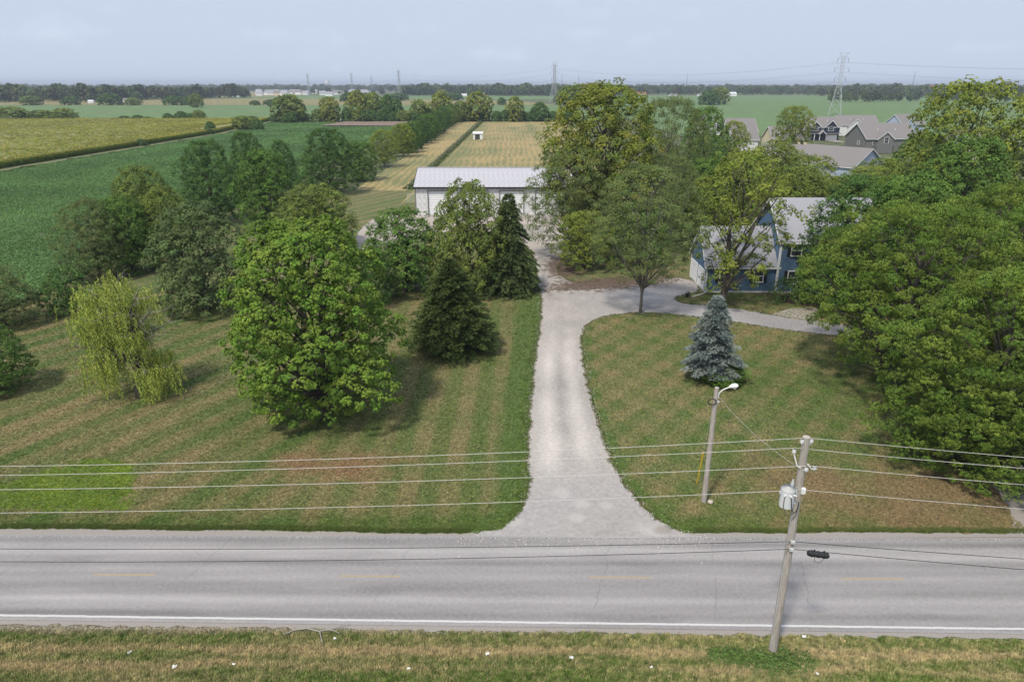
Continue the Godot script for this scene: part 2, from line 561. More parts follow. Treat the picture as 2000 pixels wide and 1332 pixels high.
func painted(rect: Rect2, w: int, h: int, f: Callable) -> ImageTexture:
	var d := PackedByteArray()
	d.resize(w * h * 3)
	var k := 0
	for j in h:
		var z := rect.position.y + (j + 0.5) / h * rect.size.y
		for i in w:
			var c: Color = f.call(rect.position.x + (i + 0.5) / w * rect.size.x, z)
			d[k] = int(255.0 * pow(clampf(c.r, 0.0, 1.0), 0.4545) + 0.5)
			d[k + 1] = int(255.0 * pow(clampf(c.g, 0.0, 1.0), 0.4545) + 0.5)
			d[k + 2] = int(255.0 * pow(clampf(c.b, 0.0, 1.0), 0.4545) + 0.5)
			k += 3
	return ImageTexture.create_from_image(Image.create_from_data(w, h, false, Image.FORMAT_RGB8, d))

func mapped(macro: Texture2D, fine: Texture2D, fine_scale: float, relief: float, gain := 1.0, rough := 0.95) -> StandardMaterial3D:
	# fine grain times a map of the ground's own colours
	var m := grained(lin(gain, gain, gain), fine, fine_scale, rough, relief)
	m.detail_enabled = true
	m.detail_albedo = macro
	m.detail_blend_mode = BaseMaterial3D.BLEND_MODE_MUL
	m.detail_uv_layer = BaseMaterial3D.DETAIL_UV_2
	return m

func sheet(x0: float, z0: float, x1: float, z1: float, y: float, planar := Rect2()) -> ArrayMesh:
	var m := MB.new()
	m.quad(Vector3(x0, y, z1), Vector3(x1, y, z1), Vector3(x1, y, z0), Vector3(x0, y, z0))
	return m.mesh(planar)

func area_mesh(pts: PackedVector2Array, y: float, planar := Rect2()) -> ArrayMesh:
	var m := MB.new()
	m.poly(pts, y)
	return m.mesh(planar)

func straw_color(x: float, z: float) -> Color:
	var b := n_broad.get_noise_2d(x * 0.5, z * 0.25)
	var m := n_mid.get_noise_2d(x * 0.3, z * 0.12)
	var row := sin((x + 0.5 * n_broad.get_noise_2d(x, z * 0.6) * 3.0) * TAU / 1.9)
	var v := clampf(0.62 + 0.30 * row + 0.7 * b + 0.5 * m, 0.0, 1.0)
	if x > -22.3:
		v -= 0.55 * exp(-pow((x - 11.6 - 0.012 * (z + 300.0)) / 2.2, 2.0))
		v -= 0.45 * clampf((-12.0 - x) / 6.0, 0.0, 1.0)
		if z > -215.0:
			v -= 0.25
	return Color(0.20, 0.215, 0.075).lerp(Color(0.46, 0.345, 0.145), clampf(v, 0.0, 1.0))

func build_land():
	struct("ground", sheet(-9000, -9000, 9000, 400, -0.08), M.ground)
	var r := Rect2(-66, -160, 132, 130)
	r = Rect2(-60, -78, 120, 48)
	M.lawn = mapped(painted(r, 1500, 600, lawn_color), M.g_grass, 0.25, 5.0, 1.75)
	struct("lawn", sheet(-60, -78, 60, -30, 0.0, r), M.lawn)
	r = Rect2(-66, -160, 132, 82)
	M.back_lawn = mapped(painted(r, 528, 328, lawn_color), M.g_grass, 0.25, 5.0, 1.75)
	struct("back_lawn", sheet(-66, -160, 66, -78, 0.0, r), M.back_lawn)
	var rv := Rect2(-40, -24.6, 80, 12)
	M.verge = mapped(painted(rv, 1300, 180, verge_color), M.g_grass, 0.33, 6.0, 1.75)
	struct("roadside_verge", sheet(-75, -24.6, 75, -2, 0.0, rv), M.verge)
	# hay field and strip behind the barn
	var rs := Rect2(-36, -470, 72, 335)
	M.straw = mapped(painted(rs, 300, 700, straw_color), M.g_grass, 0.08, 4.0, 1.9)
	struct("hay_field", area_mesh(PackedVector2Array([Vector2(-22.6, -140), Vector2(30, -140), Vector2(36, -469), Vector2(-19.5, -469)]), 0.02, rs), M.straw)
	struct("hay_strip", area_mesh(ragged([Vector2(-24.2, -157), Vector2(-36.0, -158.5), Vector2(-35.0, -300), Vector2(-34.5, -469), Vector2(-21.0, -469)], 0.5, 3.0), 0.02, rs), M.straw)
	# crop fields
	struct("soybean_field", area_mesh(PackedVector2Array([Vector2(-54, -66), Vector2(-54.5, -150), Vector2(-56, -300), Vector2(-62, -452), Vector2(-154, -452), Vector2(-140, -346), Vector2(-139, -190), Vector2(-139, -66)]), 0.35), M.soy)
	struct("field_margin", area_mesh(ragged([Vector2(-137.6, -60), Vector2(-138, -190), Vector2(-138.6, -346), Vector2(-152, -452), Vector2(-40, -456), Vector2(-40, -466), Vector2(-165, -466), Vector2(-147, -350), Vector2(-146, -60), Vector2(-137.6, -60)], 1.6, 3.0), 0.78), M.margin)
	var cm := MB.new()
	var corn := PackedVector2Array([Vector2(-143, -110), Vector2(-143.3, -190), Vector2(-144, -346), Vector2(-158, -463), Vector2(-620, -463), Vector2(-620, -110)])
	cm.poly(corn, 2.2)
	for i in corn.size():
		var a := corn[i]
		var b := corn[(i + 1) % corn.size()]
		cm.quad(Vector3(a.x, 0, a.y), Vector3(b.x, 0, b.y), Vector3(b.x, 2.2, b.y), Vector3(a.x, 2.2, a.y))
	struct("corn_field", cm.mesh(), M.corn)
	struct("bare_soil_plot", area_mesh(ragged([Vector2(-109, -407), Vector2(-106, -451), Vector2(-64, -451), Vector2(-66, -404), Vector2(-109, -407)], 0.8, 5.0), 0.85), M.soil)
	struct("far_soybean_field", area_mesh(PackedVector2Array([Vector2(-1000, -474), Vector2(62, -474), Vector2(70, -835), Vector2(-1200, -835)]), 0.2), M.far_soy)
	struct("far_corn_field", area_mesh(PackedVector2Array([Vector2(-1200, -838), Vector2(52, -838), Vector2(20, -1000), Vector2(-60, -1140), Vector2(-900, -1360)]), 0.25), M.far_corn)
	struct("east_soybean_field", area_mesh(PackedVector2Array([Vector2(78, -330), Vector2(2600, -330), Vector2(2600, -893), Vector2(90, -893)]), 0.2), M.far_soy)
	struct("farm_track", area_mesh(PackedVector2Array([Vector2(90, -894), Vector2(1100, -894), Vector2(1100, -902), Vector2(90, -902)]), 0.24), M.margin)
	struct("outer_soybean_field", area_mesh(PackedVector2Array([Vector2(60, -903), Vector2(2600, -903), Vector2(2600, -1620), Vector2(60, -1620)]), 0.2), M.far_soy)
	struct("distant_meadow", area_mesh(PackedVector2Array([Vector2(-900, -1362), Vector2(-60, -1142), Vector2(60, -1142), Vector2(60, -1620), Vector2(-900, -1620)]), 0.2), M.far_soy)
	struct("settlement_ground", area_mesh(PackedVector2Array([Vector2(-1800, -1380), Vector2(-480, -1390), Vector2(-480, -2400), Vector2(-1800, -2400)]), 0.3), M.far_corn)

func build_road():
	var rr := Rect2(-40, -31.2, 80, 8)
	M.road = mapped(painted(rr, 1400, 140, road_color), M.g_stone, 0.8, 1.0, 1.75, 0.85)
	var near := func(x): return -23.92 + 0.0187 * x
	var far := func(x): return -30.42 + 0.005 * x
	var rm := MB.new()
	for i in 60:
		var x0 := -75.0 + i * 2.5
		var x1 := x0 + 2.5
		var y := 0.034
		rm.quad(Vector3(x0, y, near.call(x0)), Vector3(x1, y, near.call(x1)), Vector3(x1, y, far.call(x1)), Vector3(x0, y, far.call(x0)))
		rm.quad(Vector3(x0, -0.05, near.call(x0)), Vector3(x1, -0.05, near.call(x1)), Vector3(x1, y, near.call(x1)), Vector3(x0, y, near.call(x0)))
		rm.quad(Vector3(x1, -0.05, far.call(x1)), Vector3(x0, -0.05, far.call(x0)), Vector3(x0, y, far.call(x0)), Vector3(x1, y, far.call(x1)))
	var road := struct("road", rm.mesh(rr), M.road)
	for s in [[-75.0, 75.0, 0.22, 0.12], [-75.0, 75.0, 6.28, 0.08]]:
		var lm := MB.new()
		var x := float(s[0])
		while x < s[1]:
			var x1 := minf(x + 0.35, s[1])
			var j := 0.018 * n_fine.get_noise_1d(x * 3.0)
			var z0: float = lerpf(near.call(x), far.call(x), float(s[2]) / 6.5)
			var z1: float = lerpf(near.call(x1), far.call(x1), float(s[2]) / 6.5)
			lm.quad(Vector3(x, 0.038, z0 + j), Vector3(x1, 0.038, z1 + j), Vector3(x1, 0.038, z1 - s[3] + j), Vector3(x, 0.038, z0 - s[3] + j))
			x = x1
		part("edge_line", lm.mesh(), M.line_white if s[2] < 1.0 else M.line_worn, road)
	for x in [-44.9, -32.75, -20.6, -8.5, 3.75, 16.1, 28.3, 40.4]:
		var lm := MB.new()
		for k in 12:
			var x0: float = x + k * 0.25
			var z: float = -27.2 + 0.008 * x0
			var j := 0.012 * n_fine.get_noise_1d(x0 * 5.0)
			lm.quad(Vector3(x0, 0.038, z + 0.05 + j), Vector3(x0 + 0.25, 0.038, z + 0.05 + j), Vector3(x0 + 0.25, 0.038, z - 0.05), Vector3(x0, 0.038, z - 0.05))
		part("centre_dash", lm.mesh(), M.line_yellow, road)
	# hairline cracks across the road: sunken dark slots
	for cx in [-16.9, -6.9, 3.4, 13.4, -26.0, 24.5, 9.2]:
		var lm := MB.new()
		var z := -24.3
		var x := float(cx)
		while z > -30.2:
			var x1 := x + 0.07 + 0.16 * n_fine.get_noise_2d(cx * 7.0, z * 2.0) + 0.06 * n_grit.get_noise_2d(cx * 7.0, z * 3.0)
			if n_mid.get_noise_2d(cx, z * 1.5) > -0.1:
				var w := 0.010 + 0.007 * n_fine.get_noise_1d(z * 4.0)
				lm.quad(Vector3(x - w, 0.0365, z), Vector3(x + w, 0.0365, z), Vector3(x1 + w, 0.0365, z - 0.25), Vector3(x1 - w, 0.0365, z - 0.25))
			x = x1
			z -= 0.25
		part("crack", lm.mesh(), M.crack_tar, road)
	# shoulders
	var sh := []
	for i in 61: sh.append(Vector2(-75 + i * 2.5, -30.36))
	var back := []
	for i in 61:
		var x := 75.0 - i * 2.5
		back.append(Vector2(x, -30.62 - (0.10 + 0.32 * clampf((-6.0 - x) / 12.0, 0.0, 1.0)) - 0.16 * n_broad.get_noise_1d(x * 3.0)))
	struct("gravel_shoulder", area_mesh(PackedVector2Array(sh + Array(ragged(back, 0.10, 0.3))), 0.010), M.shoulder)
	sh = []
	for i in 61: sh.append(Vector2(-75 + i * 2.5, -24.1 + 0.0187 * (-75 + i * 2.5)))
	back = []
	for i in 61:
		var x := 75.0 - i * 2.5
		back.append(Vector2(x, -23.68 + 0.0187 * x))
	struct("roadside_gravel", area_mesh(PackedVector2Array(sh + Array(ragged(back, 0.10, 0.3))), 0.010), M.shoulder)
	# driveway
	var rd := Rect2(-28, -129, 70, 100)
	M.gravel = mapped(painted(rd, 560, 800, gravel_color), M.g_stone, 0.4, 3.0, 1.75)
	drive_poly = ragged(smooth_line(DRIVE_L), 0.13)
	drive_poly.append_array(ragged(smooth_line(DRIVE_R), 0.13))
	struct("gravel_driveway", area_mesh(drive_poly, 0.014, rd), M.gravel)
	struct("neighbour_driveway", area_mesh(ragged([Vector2(26.2, -30.3), Vector2(27.2, -31.2), Vector2(28.3, -32.7), Vector2(28.9, -34.7), Vector2(29.6, -45), Vector2(33.0, -45), Vector2(32.4, -34.0), Vector2(33.4, -31.2), Vector2(35, -30.3)], 0.12), 0.012), M.shoulder)

# ---------------------------------------------------------------- trees
func begin():
	V = PackedVector3Array(); C = PackedColorArray(); I = PackedInt32Array()

func finish() -> ArrayMesh:
	var a := []
	a.resize(Mesh.ARRAY_MAX)
	a[Mesh.ARRAY_VERTEX] = V
	a[Mesh.ARRAY_COLOR] = C
	a[Mesh.ARRAY_INDEX] = I
	var m := ArrayMesh.new()
	m.add_surface_from_arrays(Mesh.PRIMITIVE_TRIANGLES, a)
	begin()
	return m

func leaf(p: Vector3, d: Vector3, n: Vector3, L: float, W: float, c: Color):
	var s := d.cross(n) * (W * 0.5)
	var m := p + d * (L * 0.42)
	var k := V.size()
	V.append(p); V.append(m + s + n * (W * 0.12)); V.append(p + d * L - n * (L * 0.16)); V.append(m - s + n * (W * 0.12))
	C.append(c); C.append(c); C.append(c); C.append(c)
	I.append(k); I.append(k + 1); I.append(k + 2); I.append(k); I.append(k + 2); I.append(k + 3)

func rdir() -> Vector3:
	var z := rng.randf_range(-1.0, 1.0)
	var a := rng.randf() * TAU
	var r := sqrt(1.0 - z * z)
	return Vector3(r * cos(a), z, r * sin(a))

func tint(cols: Array, spread := 0.27) -> Color:
	var c: Color = cols[rng.randi() % cols.size()]
	var k := (1.0 + rng.randf_range(-spread, spread)) / GAIN
	return Color(c.r * k * (1.0 + rng.randf_range(-0.07, 0.07)), c.g * k, c.b * k)

func rosette(p: Vector3, n: Vector3, count: int, L: float, W: float, droop: float, c: Color):
	var t1 := n.cross(Vector3(0.31, 0.22, 0.93)).normalized()
	var t2 := n.cross(t1)
	var a0 := rng.randf() * TAU
	for k in count:
		var a := a0 + TAU * k / count + rng.randf_range(-0.4, 0.4)
		var dr := droop + rng.randf_range(-0.35, 0.35)
		var f := t1 * cos(a) + t2 * sin(a)
		var d := (f * cos(dr) - n * sin(dr)).normalized()
		var nn := (n * cos(dr) + f * sin(dr)).normalized()
		var v := rng.randf_range(0.72, 1.32)
		leaf(p + f * (0.06 * L), d, nn, L * rng.randf_range(0.7, 1.15), W, Color(c.r * v, c.g * v, c.b * v))

func prof_at(prof: Array, t: float) -> float:
	var f := clampf(t, 0.0, 1.0) * (prof.size() - 1)
	var i := mini(int(f), prof.size() - 2)
	return lerpf(prof[i], prof[i + 1], f - i)

func limb(w: MB, a: Vector3, b: Vector3, r0: float, r1: float, bend: float, sides := 5, seg := 5):
	var path := PackedVector3Array()
	var rad := PackedFloat32Array()
	var off := Vector3(rng.randf_range(-1, 1), rng.randf_range(-0.2, 0.6), rng.randf_range(-1, 1)) * bend * a.distance_to(b)
	for i in seg + 1:
		var t := float(i) / seg
		var q := a.lerp(b, t) + off * sin(t * PI) * 0.5
		q.y += (a.y - b.y) * 0.0 + sin(t * PI) * -0.06 * absf(b.x - a.x)
		path.append(q)
		rad.append(lerpf(r0, r1, pow(t, 0.8)))
	w.tube(path, rad, sides, false)

# A broad-leaved tree: limbs carry lobes, lobes carry clumps, clumps carry rosettes of leaves.
func broad(P: Dictionary, sd: int) -> Dictionary:
	rng.seed = sd
	begin()
	var h: float = P.h
	var R: float = P.w * 0.5
	var cb: float = P.cb
	var prof: Array = P.get("prof", [0.55, 0.95, 1.0, 0.85, 0.5, 0.15])
	var nl: int = P.lobes
	var lr0: float = P.lobe_r
	var cr: float = P.clump
	var ros: int = P.ros
	var per: int = P.get("per", 6)
	var L: float = P.L
	var W: float = P.W
	var droop: float = P.get("droop", 0.35)
	var thin: float = P.get("thin", 0.0)
	var flat: float = P.get("flat", 0.75)
	var under: float = P.get("under", -0.6)
	var wild: float = P.get("wild", 0.12)
	var cols: Array = P.cols
	var wood := MB.new()
	var tr: float = P.get("trunk", 0.02 * h)
	var lean: Vector3 = P.get("lean", Vector3.ZERO)
	var stems: int = P.get("stems", 1)
	var lobes := []
	for i in nl:
		var t := (i + 0.5) / nl
		t = lerpf(t, t * t * (3.0 - 2.0 * t), -0.25)
		var az := i * 2.39996 + rng.randf_range(-0.5, 0.5)
		var rt := prof_at(prof, t) * R
		var lr := minf(lr0 * rng.randf_range(0.72, 1.28), maxf(rt * 0.85, lr0 * 0.45))
		var rad := maxf(0.0, rt - lr * 0.85) * rng.randf_range(1.0 - 1.6 * wild, 1.0 + wild)
		var y := cb + t * (h - cb)
		y = clampf(y, cb + lr * 0.5, h - lr * 0.9)
		lobes.append([Vector3(cos(az) * rad, y, sin(az) * rad) + lean * (y / h), lr])
	var ni: int = P.get("inner", nl / 3)
	for i in ni:
		var t := 0.12 + 0.72 * (i + 0.5) / ni
		var az := i * 2.39996 + 1.3
		var rt := prof_at(prof, t) * R * 0.38
		var y := cb + t * (h - cb)
		lobes.append([Vector3(cos(az) * rt, y, sin(az) * rt) + lean * (y / h), lr0 * 0.8])
	var outer := nl
	# stem and limbs
	var top := lean + Vector3(0, h * 0.86, 0)
	for s in stems:
		var a := TAU * s / stems + 0.7
		var spread := Vector3(cos(a), 0, sin(a)) * (0.0 if stems == 1 else R * 0.38)
		var path := PackedVector3Array()
		var rad := PackedFloat32Array()
		var f := 1.0 if stems == 1 else 0.72
		path.append(Vector3(0, -0.3, 0)); rad.append(tr * 1.6 * f)
		path.append(Vector3(0, 0.25, 0) + spread * 0.01); rad.append(tr * 1.15 * f)
		for k in 6:
			var t := (k + 1) / 6.0
			path.append(Vector3(0, 0, 0).lerp(top, t) + spread * pow(t, 1.2) + Vector3(rng.randf_range(-1, 1), 0, rng.randf_range(-1, 1)) * 0.012 * h)
			rad.append(lerpf(tr * f, tr * 0.12, t))
		wood.tube(path, rad, 8, false)
	for lb in lobes.slice(0, outer):
		var c: Vector3 = lb[0]
		var y0 := maxf(cb * 0.6, c.y - (Vector2(c.x, c.z).length() * 0.8 + 0.12 * h))
		y0 = clampf(y0, 0.12 * h, 0.82 * h)
		limb(wood, lean * (y0 / h) + Vector3(0, y0, 0), c, tr * lerpf(0.42, 0.2, y0 / h), tr * 0.08, 0.14, 5, 5)
	for li in lobes.size():
		var lc: Vector3 = lobes[li][0]
		var lr: float = lobes[li][1]
		var nc := int(3.6 * lr * lr / (cr * cr)) + 4
		var spin := rng.randf() * TAU
		for k in nc:
			var zz := 1.0 - 2.0 * (k + 0.5) / nc
			var rr := sqrt(1.0 - zz * zz)
			var d := Vector3(rr * cos(k * 2.39996 + spin), zz, rr * sin(k * 2.39996 + spin))
			if d.y < under or rng.randf() < (thin if li < outer else maxf(thin, 0.55)):
				continue
			var c := lc + d * lr * rng.randf_range(0.80, 1.12)
			if c.y < 0.35:
				continue
			var hid := false
			for lj in lobes.size():
				if lj != li and c.distance_to(lobes[lj][0]) < lobes[lj][1] * 0.72:
					hid = true
					break
			if hid:
				continue
			if rng.randf() < 0.16:
				limb(wood, lc, c, tr * 0.09, 0.012, 0.15, 4, 3)
			var axis := Vector3(c.x - lean.x * c.y / h, 0, c.z - lean.z * c.y / h)
			var out := (axis.normalized() * 0.5 + d * 0.7 + Vector3.UP * 0.45).normalized()
			var col := tint(cols)
			var nr := int(ros * rng.randf_range(0.65, 1.3))
			var crr := cr * rng.randf_range(0.75, 1.25)
			for j in nr:
				var u := rdir()
				if u.dot(out) < -0.15:
					u = -u
				var q := c + Vector3(u.x, u.y * flat, u.z) * crr * rng.randf_range(0.45, 1.05)
				var n := (u + Vector3.UP * 0.6 + out * 0.3 + rdir() * 0.35).normalized()
				var v := rng.randf_range(0.85, 1.15)
				rosette(q, n, per, L, W, droop, Color(col.r * v, col.g * v, col.b * v))
	var n_tri := I.size() / 3
	var crown := finish()
	return {"crown": crown, "wood": wood.mesh(), "h": h, "w": P.w, "tri": n_tri, "bark": P.get("bark", M.bark), "mat": M.leaf}

# A needle tree: tiers of drooping boughs with sprays of needles.
func conifer(P: Dictionary, sd: int) -> Dictionary:
	rng.seed = sd
	begin()
	var h: float = P.h
	var R: float = P.w * 0.5
	var wood := MB.new()
	wood.tube(PackedVector3Array([Vector3(0, -0.2, 0), Vector3(0, h * 0.5, 0), Vector3(0, h, 0)]), PackedFloat32Array([0.022 * h, 0.012 * h, 0.004]), 7, false)
	var y: float = P.get("base", 0.25)
	var dens: float = P.get("dens", 1.0)
	var L: float = P.L
	var W: float = P.W
	var droop: float = P.get("droop", 0.25)
	var cols: Array = P.cols
	var pw: float = P.get("power", 0.85)
	var gap: float = P.get("gap", 0.05)
	while y < h * 0.985:
		var t := y / h
		var len := R * pow(1.0 - t, pw) * (1.0 if t > 0.12 else 0.78 + 1.8 * t) + 0.08
		var nb := int(P.get("boughs", 9) * (0.55 + 0.6 * (1.0 - t))) + 2
		var a0 := rng.randf() * TAU
		for b in nb:
			if rng.randf() < gap:
				continue
			var az := a0 + TAU * b / nb + rng.randf_range(-0.25, 0.25)
			var ln := len * rng.randf_range(0.62, 1.18)
			var dirh := Vector3(cos(az), 0, sin(az))
			var side := Vector3(-sin(az), 0, cos(az))
			var yy := y + rng.randf_range(-0.12, 0.12) * h / 14.0
			limb(wood, Vector3(0, yy, 0), dirh * ln * 0.8 + Vector3(0, yy - droop * ln * 0.5, 0), 0.03, 0.008, 0.02, 3, 2)
			var col := tint(cols, 0.18)
			var steps := maxi(2, int(ln / (L * 0.42) * dens))
			for s in steps:
				var f := 0.18 + 0.82 * (s + rng.randf()) / steps
				var wid := ln * 0.30 * (1.05 - f) + 0.12
				var p0 := dirh * ln * f + Vector3(0, yy - droop * ln * f * f + 0.10 * ln * sin(f * PI) , 0)
				for q in P.get("twigs", 4):
					var sgn := -1.0 if q % 2 == 0 else 1.0
					var off := rng.randf()
					var p := p0 + side * sgn * wid * off + Vector3(0, rng.randf_range(-0.10, 0.06) - 0.1 * off * wid, 0)
					var d := (dirh * rng.randf_range(0.35, 0.9) + side * sgn * rng.randf_range(0.2, 0.9) + Vector3(0, rng.randf_range(-0.45, 0.35) + P.get("lift", 0.0), 0)).normalized()
					var n := (Vector3.UP + rdir() * 0.55).normalized()
					var v := rng.randf_range(0.8, 1.2)
					var cc := Color(col.r * v, col.g * v, col.b * v)
					leaf(p, d, n, L * rng.randf_range(0.7, 1.2), W, cc)
					if q < 2:
						leaf(p, (d + side * 0.9).normalized(), n, L * 0.7, W, cc)
						leaf(p, (d - side * 0.9 + Vector3.UP * 0.3).normalized(), n, L * 0.7, W, cc)
		y += P.get("tier", 0.045) * h * rng.randf_range(0.75, 1.2) * (0.6 + 0.5 * (1.0 - t))
	var n_tri := I.size() / 3
	return {"crown": finish(), "wood": wood.mesh(), "h": h, "w": P.w, "tri": n_tri, "bark": M.bark, "mat": M.needle}

func willow(h: float, w: float, sd: int) -> Dictionary:
	rng.seed = sd
	begin()
	var wood := MB.new()
	var dead := MB.new()
	var fork := Vector3(0.2, h * 0.30, 0)
	limb(wood, Vector3(0, -0.2, 0), fork, 0.36, 0.24, 0.06, 9, 5)
	var cols := [Color(0.36, 0.42, 0.085), Color(0.42, 0.47, 0.10), Color(0.30, 0.37, 0.075)]
	# boughs: end point, and how far their strands hang
	var ends := []
	for q in [[-0.7, 9.2], [-1.5, 8.7], [-2.3, 8.3], [-3.2, 7.5], [-2.8, 7.9], [0.1, 8.9], [0.9, 8.2], [-0.4, 7.8], [-1.2, 7.1], [0.5, 7.0], [-2.2, 6.5], [0.2, 6.0], [-1.0, 5.7], [-2.4, 4.2], [-3.0, 3.6], [-1.7, 3.7], [-2.7, 3.2], [1.2, 3.1], [2.2, 3.0], [2.8, 2.6], [0.8, 2.5], [1.7, 2.6], [-1.9, 5.0], [-0.3, 4.8], [0.6, 4.6], [-2.8, 5.8], [1.0, 5.4], [-3.5, 6.9], [1.4, 7.6]]:
		ends.append([Vector3(q[0], q[1], rng.randf_range(-1.6, 1.6)), false])
	# the far side of the crown has died back
	for q in [[1.9, 8.2], [2.5, 7.0], [3.0, 5.8], [2.3, 5.1], [-3.1, 5.2], [-3.3, 4.5], [1.6, 6.2]]:
		ends.append([Vector3(q[0], q[1], rng.randf_range(-1.3, 1.3)), true])
	for q in ends:
		var e: Vector3 = q[0]
		var mid := fork.lerp(Vector3(e.x * 0.55, e.y + 0.15, e.z * 0.55), 0.7)
		limb(wood, fork, mid, 0.15, 0.06, 0.12, 5, 4)
		limb(wood, mid, e, 0.06, 0.015, 0.1, 4, 4)
		for k in 5:
			var b := mid.lerp(e, rng.randf())
			var f := b + Vector3(rng.randf_range(-1, 1), rng.randf_range(-0.5, 0.7), rng.randf_range(-1, 1)) * 0.9
			limb(dead, b, f, 0.016, 0.004, 0.2, 3, 3)
			limb(dead, b.lerp(f, 0.5), f + rdir() * 0.5, 0.009, 0.003, 0.2, 3, 2)
		if q[1]:
			for k in 8:
				var b := mid.lerp(e, rng.randf_range(0.2, 1.0))
				limb(dead, b, b + (rdir() + Vector3(0.7, 0.2, 0)) * rng.randf_range(0.6, 1.5), 0.014, 0.004, 0.25, 3, 3)
			continue
		for k in 34:
			var s := mid.lerp(e, rng.randf_range(0.25, 1.08)) + Vector3(rng.randf_range(-0.75, 0.75), rng.randf_range(-0.1, 0.35), rng.randf_range(-0.75, 0.75))
			var ln := rng.randf_range(0.8, 2.2) * (1.0 if e.y > h * 0.5 else 1.5)
			ln = minf(ln, s.y - 0.15)
			var sway := Vector3(rng.randf_range(-0.2, 0.2), 0, rng.randf_range(-0.2, 0.2))
			var col := tint(cols, 0.2)
			var steps := int(ln / 0.075)
			for j in steps:
				var t := float(j) / steps
				var p := s + sway * t * t * ln + Vector3(0, -ln * t + 0.15 * sin(minf(t * 4.0, PI)), 0)
				var a := rng.randf() * TAU
				var d := Vector3(cos(a) * 0.6, -0.75, sin(a) * 0.6).normalized()
				leaf(p, d, Vector3(sin(a), 0.25, -cos(a)).normalized(), rng.randf_range(0.15, 0.26), 0.075, col)
	return {"crown": finish(), "wood": wood.mesh(), "dead": dead.mesh(), "h": h, "w": w, "tri": 0, "bark": M.bark, "mat": M.leaf}

func plant(called: String, pr: Dictionary, label: String, category: String, x: float, z: float, h: float, w: float, turn := 0.0, group := "") -> Node3D:
	var o := thing(called, label, category, Vector3(x, 0, z), turn, group)
	var s := Vector3(w / pr.w, h / pr.h, w / pr.w)
	var a := part("trunk", pr.wood, pr.bark, o)
	a.scale = s
	var b := part("crown", pr.crown, pr.mat, o)
	b.scale = s
	if pr.has("dead"):
		var c := part("bare_twigs", pr.dead, M.dead_twig, o)
		c.scale = s
	return o

